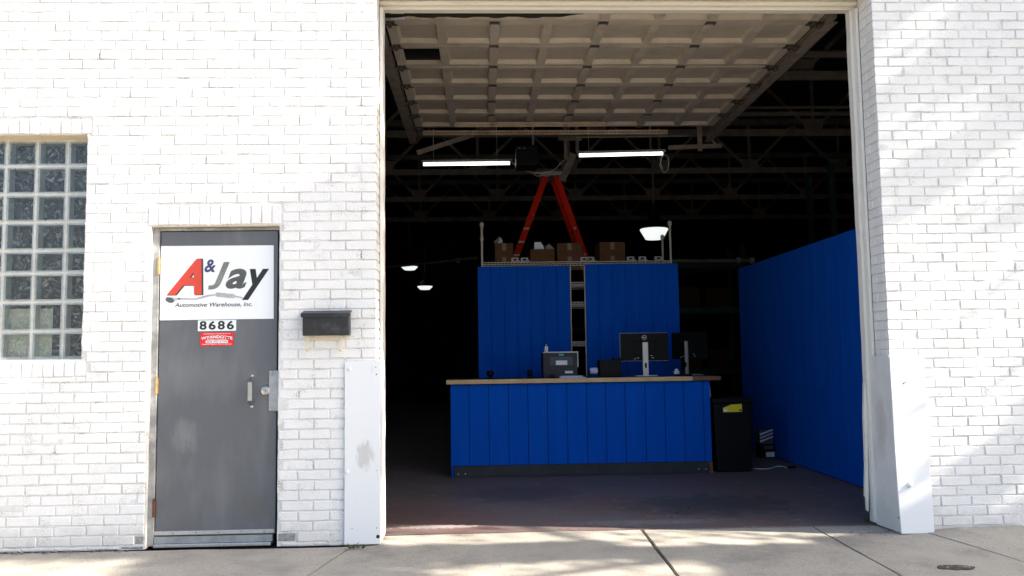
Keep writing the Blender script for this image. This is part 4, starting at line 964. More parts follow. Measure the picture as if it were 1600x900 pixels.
for c0, r0 in ((838, 1), (858, -1)):
    for k in range(11): t = 2 * math.pi * k / 10; bw.append(atY(847 + r0 * (-7 + 7 * math.cos(t)) * 0.9, 272 + 3.2 * math.sin(t), 5.49))
tag(MB().tube(bw, 0.005, 6).build('rope_bow', M['rope']), 'white rope bow knotted at the ladder top', 'rope')

def highbay(px, py, wpx, Y, label, hf=1.0):
    c0 = atY(px, py, Y); r = wpx / 2 * (Y + Y0) / F
    t = thing('high_bay_lamp', label, 'lamp', c0, 'high bay lamps')
    MB().lathe(c0, [(0.02, -0.62 * r * hf), (0.62 * r, -0.58 * r * hf), (0.72 * r, -0.4 * r * hf), (r, 0.10 * r), (0.95 * r, 0.14 * r)], 20).build('lens', M['lens'], t, smooth=True)
    MB().lathe(c0 + Vector((0, 0, 0.16 * r)), [(1.02 * r, 0), (0.9 * r, 0.25 * r), (0.45 * r, 0.75 * r), (0.3 * r, 0.8 * r), (0.28 * r, 1.7 * r), (0.1 * r, 1.72 * r)], 20).build('housing', M['blackplastic'], t)
    MB().tube([c0 + Vector((0, 0, 1.8 * r)), (c0.x, c0.y, 5.9)], 0.012, 6).build('stem', M['darksteel'], t)
highbay(1022, 361, 45, 8.0, 'lit high bay lamp behind the right end of the wire shelf')
highbay(640, 418.5, 26, 15.0, 'upper of the two tiny lit lamps far back in the dark', 0.45)
highbay(664, 449, 24, 15.0, 'lower of the two tiny lit lamps far back in the dark', 0.5)

# ------------------------------------------------------------------ counter with its boards
CY = 3.03
ct = thing('service_counter', 'blue boarded service counter with a pale wood edged top', 'counter', (1.03, CY + 0.35, 0))
MB().box(-0.318, 2.388, CY + 0.024, CY + 0.70, 0.0, 0.955).build('carcass', M['darkgroove'], ct)
ed = [68, 152, 240, 328, 415, 502, 590, 678, 763, 850, 940, 1027, 1112, 1200, 1232]
for k in range(len(ed) - 1):
    xa_ = atY(680 + ed[k] * 0.35, 660, CY).x; xb_ = atY(680 + ed[k + 1] * 0.35, 660, CY).x
    MB().box(xa_ + 0.0022, xb_ - 0.0022, CY + rnd.uniform(-.001, .001), CY + 0.0235, 0.122, 0.962).build('board', M['blue'], ct, bevel=0.0025, seg=1)
MB().box(-0.330, -0.3185, CY + 0.004, CY + 0.70, 0.004, 0.955).build('end_panel', M['blue'], ct)
MB().box(2.3885, 2.40, CY + 0.026, CY + 0.70, 0.12, 0.955).build('end_panel', M['blue'], ct)
kk = MB().box(-0.300, 2.372, CY + 0.008, CY + 0.0235, 0.006, 0.119).build('kick_board', M['kick'], ct)
for px, py in ((716, 741), (727, 740.5), (1092, 733), (1103, 733)):
    q = atY(px, py, CY); MB().lathe((q.x, CY + 0.008, q.z), [(0.008, 0), (0.006, -0.003)], 8, 'Y').build('screw', M['alu'], kk)
MB().box(2.374, 2.41, CY - 0.006, CY + 0.022, 0.004, 0.118).build('foot_block', M['brownwood'], ct)
MB().box(-0.372, 2.52, CY - 0.034, CY + 0.78, 0.972, 1.010).build('worktop', M['darktop'], ct)
xb_ = atY(1082, 590, CY - .05).x; xe = atY(1126.5, 590, CY - .05).x; xs0 = atY(697, 590, CY - .05).x
MB().box(xs0, xb_, CY - 0.052, CY - 0.0345, 0.968, 1.014).build('wood_edge', M['woodedge'], ct, bevel=0.004)
MB().box(xb_ + .001, xe, CY - 0.050, CY - 0.0345, 0.970, 1.014).build('wood_edge', M['brownwood'], ct, bevel=0.003)
MB().prism([(2.401, 0.962), (2.418, 0.90), (2.424, 0.80), (2.413, 0.79), (2.401, 0.86)], CY + 0.03, CY + 0.06).build('torn_trim', M['woodedge'], ct)
TOP = 1.0105
# ------------------------------------------------------------------ things on the counter
def on(px, py, Y): return atY(px, py, Y)
Yp = 3.30
a, b = on(849, 586, Yp), on(902, 549, Yp); x0, x1, z1 = a.x, b.x, b.z
pt = thing('receipt_printer', 'dark grey desktop printer seen from behind on the counter', 'printer', ((x0 + x1) / 2, Yp + .17, TOP))
MB().box(x0, x1, Yp, Yp + 0.34, TOP + .002, z1 - 0.014).build('body', M['plastic'], pt, bevel=0.01)
MB().box(x0 + .004, x1 + 0.012, Yp + 0.01, Yp + 0.35, z1 - 0.0135, z1).build('lid', M['plasticlight'], pt, bevel=0.004)
MB().box(x1 + .0005, x1 + 0.012, Yp + 0.02, Yp + 0.35, z1 - 0.17, z1 - 0.014).build('side_trim', M['plasticlight'], pt)
W_ = x1 - x0; H_ = z1 - TOP
MB().box(x0 + W_ * .20, x0 + W_ * .86, Yp - 0.004, Yp - .0005, TOP + H_ * .48, TOP + H_ * .80).build('back_cover', M['midplastic'], pt, bevel=0.002)
MB().box(x0 + W_ * .37, x0 + W_ * .70, Yp - 0.0062, Yp - .0042, TOP + H_ * .49, TOP + H_ * .66).build('white_label', M['paper'], pt)
MB().box(x0 + W_ * .63, x0 + W_ * .86, Yp - 0.003, Yp - .0005, TOP + H_ * .17, TOP + H_ * .26).build('white_label', M['paper'], pt)
MB().box(x0 + W_ * .46, x0 + W_ * .60, Yp - 0.003, Yp - .0005, TOP + H_ * .84, TOP + H_ * .92).build('green_sticker', M['green'], pt)
q = on(853.5, 549, Yp + .1); zb_ = z1 + .0008
bo = thing('glue_bottle', 'small white bottle standing on the printer', 'bottle', (q.x, Yp + .1, zb_))
MB().lathe((q.x, Yp + .1, zb_), [(0.019, 0), (0.021, 0.004), (0.021, 0.052), (0.012, 0.062)], 14).build('bottle_body', M['paper'], bo, smooth=True)
MB().lathe((q.x, Yp + .1, zb_ + .0625), [(0.010, 0), (0.007, 0.022), (0.004, 0.024)], 12).build('cap', M['grey'], bo)
a, b = on(869, 586, 3.14), on(916, 583, 3.14)
pp = thing('paper_stack', 'loose stack of lilac papers in front of the printer', 'papers', ((a.x + b.x) / 2, 3.2, TOP))
for k in range(4):
    MB().obox(((a.x + b.x) / 2 + rnd.uniform(-.02, .02), 3.2, TOP + 0.004 + 0.006 * k), 0.28 - .02 * k, 0.20, 0.0055, Matrix.Rotation(rnd.uniform(-.12, .12), 3, 'Z')).build('sheet', M['lilac' if k % 2 else 'paper'], pp)
q = on(862, 583, 3.22)
tag(MB().box(q.x - .02, q.x + .03, 3.15, 3.24, TOP + .0005, TOP + .035).build('tape_dispenser', M['blackplastic'], None, bevel=0.008), 'small black tape dispenser left of the papers', 'dispenser')
q = on(927.5, 579.5, 3.25)
rl_ = thing('paper_roll', 'small white paper roll on a holder between printer and black box', 'paper roll', (q.x, 3.25, TOP))
MB().lathe((q.x, 3.25, q.z), [(0.034, -0.04), (0.034, 0.04)], 20, 'X').build('roll', M['lilac'], rl_)
MB().box(q.x - .052, q.x - .043, 3.22, 3.28, TOP + .0005, q.z + .01).build('holder', M['blackplastic'], rl_); MB().box(q.x + .043, q.x + .052, 3.22, 3.28, TOP + .0005, q.z + .03).build('holder', M['blackplastic'], rl_)
a, b = on(937, 586, 3.3), on(970, 562, 3.3)
cr_ = thing('card_terminal', 'plain black box left of the upright monitor', 'box', ((a.x + b.x) / 2, 3.35, TOP))
MB().box(a.x, b.x, 3.28, 3.5, TOP + .001, b.z).build('case', M['blackplastic'], cr_, bevel=0.006)
MB().box(a.x + .16, b.x + .004, 3.30, 3.45, b.z + .0005, b.z + .02).build('raised_lip', M['blackplastic'], cr_, bevel=0.004)
def monitor(cx, Y, zc, w_, h_, rz, label, logo, stand_w, bz='silver'):
    t = thing('computer_monitor', label, 'monitor', (cx, Y, TOP))
    R3 = Matrix.Rotation(rz, 3, 'Z'); o_ = Vector((cx, Y, zc))
    def ob(c_, dx, dy, dz): return MB().obox(o_ + R3 @ Vector(c_), dx, dy, dz, R3)
    pn = ob((0, 0, 0), w_, 0.028, h_).build('back_shell', M['blackplastic'], t, bevel=0.006)
    ob((0, 0.0155, 0), w_ + .006, 0.0025, h_ + .006).build('bezel', M[bz], t)
    ob((0, -0.024, -.01), w_ * .45, 0.018, h_ * .5).build('rear_bulge', M['blackplastic'], t, bevel=0.006)
    hz = zc - TOP
    st = ob((0, -0.052, (-hz + h_ * .18) / 2 - .0 + .002), stand_w, 0.030, hz + h_ * .18 - .012).build('stand_column', M['silver'], t, bevel=0.004)
    MB().obox(Vector((cx, Y, TOP + .0065)) + R3 @ Vector((0, -.01, 0)), 0.24, 0.19, 0.011, R3).build('stand_base', M['silver'], t, bevel=0.004)
    ob((0.0, -0.0685, -hz + .12), 0.022, 0.003, 0.055).build('cable_slot', M['blackplastic'], t, bevel=0.001)
    for dx, dz in ((-.11, -.43), (-.075, -.40), (.075, -.32), (.09, -.40)):
        ob((dx, -0.0155, dz * h_), 0.022, 0.002, 0.006).build('port_mark', M['plasticlight'], t)
    if logo:
        yl = -0.0152; ring = []; n_ = 28
        vs = []
        for k in range(n_):
            th = 2 * math.pi * k / n_
            vs += [(0.026 * math.cos(th), 0, 0.026 * math.sin(th)), (0.0222 * math.cos(th), 0, 0.0222 * math.sin(th))]
        fs = [(2 * k, 2 * ((k + 1) % n_), 2 * ((k + 1) % n_) + 1, 2 * k + 1) for k in range(n_)]
        me = bpy.data.meshes.new('logo'); me.from_pydata(vs, [], fs); link('logo_ring', me, o_ + R3 @ Vector((0, yl, h_ * .34)), t, M['silver'])
        text('logo_lettering', 'DELL', cx - .019, cx + .019, zc + h_ * .34 - .0065, zc + h_ * .34 + .0065, Y + yl - .0004, M['silver'], t, offset=0.03)
    return t
a, b = on(970, 564, 3.45), on(1043, 520, 3.45)
monitor((a.x + b.x) / 2, 3.45, (a.z + b.z) / 2, b.x - a.x, b.z - a.z, 0.0, 'black computer monitor seen from behind, round logo and silver stand', True, 0.062)
q = on(1077, 540, 3.62)
monitor(q.x, 3.62, q.z, 0.50, 0.30, -0.95, 'dark computer monitor turned sideways at the right end of the counter', False, 0.028, 'blackplastic')
q = on(1057, 576.5, 3.35)
tag(MB().lathe((q.x, 3.35, TOP + .0005), [(0.03, 0), (0.034, 0.004), (0.03, 0.05), (0.018, 0.062), (0.016, 0.075), (0.006, 0.078)], 14).build('small_jar', M['paper'], None, smooth=True), 'tiny white capped jar between the two monitors', 'jar')
q = on(1067, 586, 3.3)
tag(MB().box(q.x - .10, q.x + .08, 3.2, 3.34, TOP + .0005, TOP + .022).build('keyboard', M['blackplastic'], None, bevel=0.006), 'flat black keyboard lying by the sideways monitor', 'keyboard')
def mouse(px, py, lab, r=0.042):
    q = on(px, py, 3.3); t = thing('desk_speaker', lab, 'speaker', (q.x, 3.3, TOP))
    MB().lathe((q.x, 3.3, TOP + .0005), [(0.038, 0), (0.038, 0.008), (0.016, 0.014), (0.014, 0.03)], 16).build('base', M['blackplastic'], t)
    MB().lathe((q.x, 3.3, TOP + .055), [(0.012, -0.03), (r * .8, -0.026), (r, 0), (r * .8, 0.03), (0.01, 0.036)], 16).build('head', M['blackplastic'], t, smooth=True)
mouse(766, 582, 'small black round gadget at the left end of the counter')
mouse(828, 583, 'smaller black gadget left of the printer', 0.03)

# ------------------------------------------------------------------ wire shelving with two blue boarded panels in front
SYf, SYb = 4.42, 4.88
ws = thing('wire_shelving', 'chrome wire shelving unit standing behind the blue boarded panels', 'shelving', (1.19, 4.65, 0))
for x in (0.012, 2.358):
    for y in (SYf + .02, SYb):
        zt_ = 2.91 if y < 4.6 else 2.80
        MB().tube([(x, y, 0.0), (x, y, zt_)], 0.0135, 8).build('post', M['chrome'], ws)
        MB().tube([(x, y, zt_ - 0.06), (x, y, zt_ - 0.012)], 0.026, 10).build('post_cap', M['chrome'], ws)
for z in (0.35, 0.8, atY(903, 534, 4.4).z, atY(903, 472, 4.4).z, atY(903, 441, 4.4).z, 2.405):
    s = MB()
    for y in (SYf + .004, SYb):
        for dz in (0.0, -0.024, -0.046): s.tube([(0.0, y, z + dz), (2.37, y, z + dz)], 0.0055, 6)
    n_ = 58 if z > 2.3 else 58
    for k in range(n_ + 1):
        x = 0.01 + 2.35 * k / n_
        s.bar((x, SYf - .002, z + .006), (x, SYb, z + .006), 0.004, 0.004); s.box(x - .002, x + .002, SYf - .004, SYf - .0005, z - 0.05, z + .006)
    s.build('wire_shelf', M['chrome'], ws)
def wall_panel(name, x0, x1, z0, z1, y, nb, label, post=None):
    t = thing(name, label, 'panel', ((x0 + x1) / 2, y, z0))
    for k in range(nb):
        a_, b_ = x0 + (x1 - x0) * k / nb, x0 + (x1 - x0) * (k + 1) / nb
        MB().box(a_ + .0014, b_ - .0014, y - 0.016 + rnd.uniform(-.0008, .0008), y, z0, z1).build('board', M['blue'], t, bevel=0.0018, seg=1)
    MB().box(x0 + .002, x1 - .002, y + .0005, y + 0.012, z0, z1 - .002).build('backing', M['darkgroove'], t)
    return t
t = wall_panel('blue_panel', -0.045, 1.088, 0.02, 2.352, 4.395, 7, 'blue boarded panel on the shelving, left of the gap')
MB().box(1.089, 1.100, 4.375, 4.400, 0.02, 2.35).build('edge_strip', M['perf'], t)
t = wall_panel('blue_panel', 1.275, 2.432, 0.02, 2.368, 4.395, 7, 'blue boarded panel on the shelving, behind the upright monitor')
MB().box(1.263, 1.274, 4.375, 4.400, 0.02, 2.365).build('edge_strip', M['perf'], t)

ZS = 2.4152
def carton(px0, px1, pyt, label, depth=0.30, Y=4.46, rot=0.0, tape=True):
    a, b = atY(px0, 405, Y), atY(px1, pyt, Y); w_, h_ = b.x - a.x, b.z - ZS
    t = thing('cardboard_box', label, 'box', ((a.x + b.x) / 2, Y + depth / 2, ZS), 'cartons on the wire shelf')
    R3 = Matrix.Rotation(rot, 3, 'Z'); o_ = Vector(((a.x + b.x) / 2, Y + depth / 2, ZS + h_ / 2))
    MB().obox(o_, w_, depth, h_, R3).build('carton', M['card'], t, bevel=0.004)
    if tape:
        MB().obox(o_ + R3 @ Vector((0.0, -depth / 2 - .0012, h_ * .30)), 0.05, .0012, h_ * .38, R3).build('tape', M['tape'], t)
        MB().obox(o_ + R3 @ Vector((0.0, -depth / 2 - .0012, -h_ * .36)), 0.05, .0012, h_ * .24, R3).build('tape', M['tape'], t)
    return t, o_, w_, h_
carton(773, 801, 380, 'small carton at the left end of the wire shelf, bag on top', rot=0.03)
carton(871, 909, 379.5, 'wide taped carton in front of the right ladder leg')
carton(936, 975.5, 378, 'taped carton standing alone near the right of the wire shelf', rot=0.06)
# open carton holding a white packet
a, b = atY(829, 405, 4.46), atY(866, 389, 4.46); x0, x1, z1 = a.x, b.x, b.z
t = thing('open_carton', 'low open carton with a white packet and a plastic bag sticking out', 'box', ((x0 + x1) / 2, 4.6, ZS))
s = MB(); s.box(x0, x1, 4.46, 4.464, ZS, z1); s.box(x0, x1, 4.74, 4.744, ZS, z1); s.box(x0, x0 + .004, 4.4642, 4.7398, ZS, z1); s.box(x1 - .004, x1, 4.4642, 4.7398, ZS, z1); s.box(x0 + .0042, x1 - .0042, 4.4642, 4.7398, ZS, ZS + .004)
s.build('carton_walls', M['card'], t)
a, b = atY(833, 392, 4.55), atY(847, 378.5, 4.55)
tag(MB().prism([(a.x, ZS + .005), (b.x + .02, ZS + .005), (b.x + .02, b.z - .06), (b.x - .02, b.z), (a.x + .02, b.z)], 4.53, 4.60).build('white_packet', M['paper']), 'white packet sticking out of the low open carton', 'packet')
def bag(px, py, r, Y, label):
    q = atY(px, py, Y); rb = random.Random(int(px)); bm = bmesh.new(); bmesh.ops.create_icosphere(bm, subdivisions=2, radius=r)
    for v in bm.verts:
        f = rb.uniform(.6, 1.25); v.co *= f
        if v.co.z > 0: v.co.x *= 0.6
    zmin = min(v.co.z for v in bm.verts)
    me = bpy.data.meshes.new('bag'); bm.to_mesh(me); bm.free()
    o = link('plastic_bag', me, (q.x, Y, q.z), None, M['bag']); return tag(o, label, 'bag')
bag(858, 390, 0.075, 4.60, 'crumpled clear plastic bag in the low open carton')
bag(780, 377, 0.06, 4.62, 'crumpled plastic bag lying on the leftmost carton')
def casting(px, label, Y=4.45):
    q = atY(px, 405, Y); t = thing('metal_bracket', label, 'bracket', (q.x, Y, ZS), 'small grey castings along the shelf edge')
    s = MB(); s.box(q.x - .055, q.x + .055, Y, Y + .05, ZS + .001, ZS + .014); s.box(q.x - .055, q.x - .030, Y, Y + .05, ZS + .0142, ZS + .05); s.box(q.x + .012, q.x + .034, Y, Y + .05, ZS + .0142, ZS + .05); s.box(q.x - .0298, q.x + .0118, Y, Y + .05, ZS + .04, ZS + .052)
    s.build('flange', M['grey'], t); 
    MB().lathe((q.x - .009, Y + .02, ZS + .027), [(0.011, .01), (0.011, -0.018)], 10, 'Y').build('bore', M['blackplastic'], t)
for px, lab in ((806, 'grey casting at the foot of the left ladder leg'), (821, 'grey casting just left of the low open carton'), (914, 'grey casting just right of the wide taped carton'), (924, 'grey casting left of the lone taped carton'), (987, 'grey casting just right of the lone taped carton'), (1005, 'grey casting second from the right on the shelf edge'), (1030, 'grey casting nearest the right shelf post')):
    casting(px, lab)

# ------------------------------------------------------------------ orange stepladder behind the shelving
LY = 5.75; PZ = 1.62
pf = thing('work_platform', 'dark plank platform behind the wire shelving, under the stepladder feet', 'platform', (1.1, 5.95, 0))
MB().box(-0.03, 2.38, 5.3, 6.6, PZ - .05, PZ).build('deck', M['kick'], pf)
for x in (0.06, 2.28):
    for y in (5.38, 6.5): MB().box(x - .04, x + .04, y - .04, y + .04, 0, PZ - .0505).build('leg', M['kick'], pf)
top = atY(862, 272, LY); bl_ = atY(806, 402, LY); br_ = atY(914, 402, LY)
ld = thing('stepladder', 'orange fibreglass stepladder opened behind the wire shelving', 'ladder', (top.x, LY + .3, 0))
def ext(a, b, z): t = (z - a.z) / (b.z - a.z); return a.x + (b.x - a.x) * t
tl = atY(853, 275, LY); tr = atY(869, 275, LY)
for dy in (0.0, 0.52):
    k = dy * 0.35
    for (p_, q_, sg_) in ((tl, bl_, 1), (tr, br_, -1)):
        zt_ = tl.z; a_ = Vector((p_.x, LY + .2 + (dy - .26) * .65, zt_)); b_ = Vector((ext(p_, q_, PZ + .002), LY + .2 + (dy - .26) * 1.1, PZ + .002))
        MB().bar(a_, b_, 0.085, 0.035, up=(0, 1, 0)).build('rail', M['orange'], ld)
MB().box(top.x - .15, top.x + .15, LY - .05, LY + .45, tl.z + .001, tl.z + .06).build('top_cap', M['grey'], ld, bevel=0.008)
for k in range(1, 9):
    z = PZ + (tl.z - PZ) * (1 - k / 11.5); x = ext(tl, bl_, z); hw_ = (0.17 + .17 * k / 11)
    MB().box(x - .04, x + .04, LY + .2 - hw_, LY + .2 + hw_, z - .012, z + .012).build('step', M['grey'], ld)
    if k % 2 == 0:
        x = ext(tr, br_, z); MB().box(x - .015, x + .015, LY + .2 - hw_, LY + .2 + hw_, z - .012, z + .012).build('cross_brace', M['grey'], ld)

# ------------------------------------------------------------------ blue partition on the right
PX = 3.47
bp_ = thing('blue_partition', 'long blue boarded partition wall along the right side inside', 'partition', (PX, 3.2, 0))
ys = [0.62 + 0.305 * k for k in range(16)]; ys[-1] = 5.31
for k in range(len(ys) - 1):
    if ys[k + 1] <= ys[k]: continue
    MB().box(PX, PX + 0.016, ys[k] + .0014, ys[k + 1] - .0014, 0.012, 2.385).build('board', M['blue'], bp_, bevel=0.0018, seg=1)
MB().box(PX + .0165, PX + 0.06, 0.62, 5.31, 0.0, 2.38).build('backing', M['darkgroove'], bp_)

# bin, cartons, packages, cord
a, b = atZ(1120, 740), atY(1175, 622, 3.05)
bn = thing('trash_can', 'tall black trash can with a yellow sticker beside the counter', 'trash can', ((a.x + b.x) / 2, 3.3, 0))
x0, x1, z1 = a.x, b.x, b.z; y0 = 3.02
vs = [(x0 + .03, y0 + .03, .004), (x1 - .03, y0 + .03, .004), (x1 - .03, y0 + .40, .004), (x0 + .03, y0 + .40, .004), (x0, y0, z1 - .05), (x1, y0, z1 - .05), (x1, y0 + .43, z1 - .05), (x0, y0 + .43, z1 - .05)]
MB().add(vs, [(0, 3, 2, 1), (4, 5, 6, 7), (0, 1, 5, 4), (1, 2, 6, 5), (2, 3, 7, 6), (3, 0, 4, 7)]).build('bin_body', M['blackplastic'], bn, bevel=0.02, seg=3)
MB().box(x0 - .012, x1 + .012, y0 - .012, y0 + .44, z1 - .0495, z1).build('rim_lid', M['blackplastic'], bn, bevel=0.012, seg=3)
a, b = atY(1130, 644, y0 - .002), atY(1159, 631, y0 - .002)
stk = MB().prism([(a.x, a.z), (b.x, a.z), (b.x, b.z), (a.x + .09, b.z - .005), (a.x, a.z + .045)], y0 - .0035, y0 - .0005).build('yellow_sticker', M['yellow'], bn)
MB().box(a.x + .006, a.x + .045, y0 - .0048, y0 - .0037, a.z + .006, a.z + .035).build('barcode_patch', M['paper'], stk); MB().box(b.x - .03, b.x - .006, y0 - .0048, y0 - .0037, a.z + .006, a.z + .03).build('barcode_patch', M['inkgrey'], stk)
q = atZ(1200, 716.5)
t = thing('parts_box', 'black carton with a white label on the floor by the blue partition', 'box', (q.x - .08, q.y + .1, 0))
X0 = atY(1189, 700, q.y).x; X1 = atY(1212, 700, q.y).x; z1 = atY(1200, 694, q.y).z
MB().box(X0, X1, q.y, q.y + .2, .002, z1).build('carton', M['blackplastic'], t, bevel=0.004)
u, v_ = atY(1197, 714, q.y), atY(1210, 706, q.y); MB().box(u.x, v_.x, q.y - .002, q.y - .0004, u.z, v_.z).build('label', M['paper'], t)
u, v_ = atY(1194, 702, q.y), atY(1208, 696, q.y); MB().box(u.x, v_.x, q.y - .002, q.y - .0004, u.z, v_.z).build('label', M['midplastic'], t)
t = thing('filter_package', 'blue and white striped package lying on the black carton', 'package', (q.x - .08, q.y + .1, z1))
X0 = atY(1187.5, 690, q.y).x; X1 = atY(1209, 690, q.y).x; za, zb_ = z1 + .001, atY(1200, 673, q.y).z
MB().box(X0, X1, q.y + .01, q.y + .17, za, zb_).build('package', M['midplastic'], t, bevel=0.004)
for k in range(3):
    zc = za + (zb_ - za) * (.12 + .26 * k); MB().prism([(X0 + .004, zc), (X1 - .004, zc + .06), (X1 - .004, zc + .075), (X0 + .004, zc + .022)][:4], q.y + .0075, q.y + .0095).build('stripe', M['paper' if k != 1 else 'lilac'], t)
cp_ = [atZ(x, y, 0.006) for x, y in ((1178, 732), (1192, 733), (1203, 732), (1212, 729), (1222, 728.5), (1230, 731))]
cd_ = thing('extension_cord', 'white cord with dark plug on the shop floor by the blue partition', 'cord', cp_[0])
MB().tube(cp_, 0.006, 6).build('cable', M['rope'], cd_); MB().tube([cp_[-1], cp_[-1] + Vector((.10, .01, .004))], 0.016, 8).build('plug', M['blackplastic'], cd_)

# ------------------------------------------------------------------ racks deep in the shop
def rack(x0, x1, y, zs, h_, label, m_='teal'):
    t = thing('pallet_rack', label, 'rack', ((x0 + x1) / 2, y, 0))
    for x in (x0, x1):
        for yy in (y, y + .9): MB().box(x - .045, x + .045, yy - .035, yy + .035, 0, h_).build('upright', M[m_], t)
    for z in zs:
        MB().box(x0 + .046, x1 - .046, y - .025, y + .025, z - .06, z + .06).build('beam', M['teal'], t)
        MB().box(x0 + .046, x1 - .046, y + .875, y + .925, z - .06, z + .06).build('beam', M['teal'], t)
        MB().box(x0 + .05, x1 - .05, y - .02, y + .92, z + .061, z + .078).build('deck', M['gloomdeck'], t)
    return t
a = atY(1300, 300, 7.2)
rack(a.x, a.x + 2.7, 7.2, (1.2, 2.4), atY(1300, 255, 7.2).z, 'teal steel rack rising behind the blue partition')
rack(2.7, 5.2, 10.5, (0.9, 2.1, 3.0), 3.4, 'dim steel rack far back between wire shelf and blue partition')
wheres = ['dim carton on the far rack, low shelf at left', 'dim carton on the far rack, low shelf second from left', 'dim carton on the far rack, low shelf third from left', 'dim carton on the far rack, low shelf at right', 'dim carton on the far rack, middle shelf at left', 'dim carton on the far rack, middle shelf second from left', 'dim carton on the far rack, middle shelf third from left', 'dim carton on the far rack, middle shelf at right']
for k in range(8):
    z = (0.9, 2.1)[k // 4] + .0785; x = 2.95 + 0.58 * (k % 4); h_ = rnd.uniform(.3, .5)
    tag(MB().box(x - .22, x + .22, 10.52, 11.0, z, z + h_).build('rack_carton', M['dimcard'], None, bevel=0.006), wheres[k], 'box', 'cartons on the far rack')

# ------------------------------------------------------------------ small things on the pavement
def scatter(name, pts, size, mt, label, cat, seed):
    rr = random.Random(seed); s = MB()
    for p_ in pts:
        r = size * rr.uniform(.5, 1.3); q = [Vector((rr.uniform(-1, 1), rr.uniform(-1, 1), rr.uniform(.1, .8))) * r for _ in range(7)]
        bm = bmesh.new()
        for v in q: bm.verts.new(v)
        try: bmesh.ops.convex_hull(bm, input=bm.verts)
        except Exception: pass
        bm.verts.index_update(); s.add([v.co + Vector(p_) for v in bm.verts], [[v.index for v in f.verts] for f in bm.faces]); bm.free()
    o = s.build(name, M[mt]); return tag(o, label, cat, kind='stuff')
pb = [Vector((rnd.uniform(-3.5, 3.9), -abs(rnd.gauss(0, .35)) - .03, .001)) for _ in range(90)]
pb += [Vector((rnd.uniform(-.65, 2.4), rnd.uniform(.05, .45), .001)) for _ in range(60)] + [Vector((rnd.uniform(-.68, -.4), rnd.uniform(.0, .2), .001)) for _ in range(14)]
scatter('gravel', pb, 0.006, 'pebble', 'scattered grit and pebbles along the wall foot', 'gravel', 3)
pb = [Vector((-2.85 + rnd.uniform(-.5, .5), -.03 - abs(rnd.gauss(0, .02)), .0)) for _ in range(60)] + [Vector((2.78 + rnd.uniform(-.3, .15), .03 + rnd.gauss(0, .05), .0)) for _ in range(50)]
scatter('debris', pb, 0.012, 'pebble', 'crumbled mortar bits in the seam below the wall', 'debris', 5)
q = atZ(1490, 888)
pt_ = thing('broken_patch', 'dark broken hole in the pavement slab at lower right', 'patch', q)
s = MB(); ro = random.Random(2); n_ = 22
ring = [(q.x + (0.115 if math.cos(t) > 0 else .10) * math.cos(t) * ro.uniform(.85, 1.1), q.y + .052 * math.sin(t) * ro.uniform(.85, 1.15)) for t in [2 * math.pi * k / n_ for k in range(n_)]]
s.add([(x, y, 0.0075) for x, y in ring] + [(q.x + (x - q.x) * 1.06, q.y + (y - q.y) * 1.1, -0.01) for x, y in ring], [tuple(range(n_))] + [(k, (k + 1) % n_, n_ + (k + 1) % n_, n_ + k) for k in range(n_)])
s.build('patch_fill', M['joint'], pt_)
for k in range(9):
    c_ = Vector((q.x + ro.uniform(-.08, .08), q.y + ro.uniform(-.035, .035), 0.008)); r = ro.uniform(.006, .014)
    MB().lathe(c_, [(r, 0), (r * .9, r * .4), (r * .3, r * .6)], 7).build('stone', M['pebble'], pt_)
def crack(pts, w_, label, mt, z=0.0012):
    rc = random.Random(len(pts)); s = MB(); P_ = []
    for a_, b_ in zip(pts[:-1], pts[1:]):
        for k in range(6): t = k / 6; P_.append((a_[0] + (b_[0] - a_[0]) * t + rc.uniform(-.012, .012), a_[1] + (b_[1] - a_[1]) * t + rc.uniform(-.012, .012)))
    vs = []; fs = []
    for i, (x, y) in enumerate(P_):
        h_ = w_ * rc.uniform(.35, 1.0) * (1 - abs(2 * i / (len(P_) - 1) - 1) ** 4 * .8)
        vs += [(x - h_, y - h_ * .6, z), (x + h_, y + h_ * .6, z)]
        if i: fs.append((2 * i - 2, 2 * i - 1, 2 * i + 1, 2 * i))
    s.add(vs, fs); tag(s.build('floor_crack', M[mt]), label, 'crack')
q = [atZ(x, y) for x, y in ((1045, 812), (1058, 800), (1075, 795), (1098, 783), (1130, 776))]; crack([(p_.x, p_.y) for p_ in q], 0.012, 'ragged dark crack in the shop floor in front of the counter', 'joint')
def weed(px, py, n_, label):
    q = atZ(px, py); s = MB(); rw = random.Random(int(px))
    for k in range(n_):
        a_ = rw.uniform(0, 6.28); L_ = rw.uniform(.015, .05); b_ = Vector((q.x + rw.uniform(-.05, .05), q.y + rw.uniform(-.012, .012), 0))
        d_ = Vector((math.cos(a_) * L_, math.sin(a_) * L_ * .6, L_ * rw.uniform(.3, 1)))
        sd = Vector((-math.sin(a_), math.cos(a_), 0)) * .006
        s.add([b_ - sd * .4, b_ + sd * .4, b_ + d_ * .6 + sd, b_ + d_, b_ + d_ * .6 - sd], [(0, 1, 2, 3, 4)])
    tag(s.build('weed', M['weed']), label, 'weed')
weed(556, 857, 34, 'small weed growing at the foot of the left corner guard')
weed(1362, 815, 20, 'small weed beside the foot of the right corner guard')

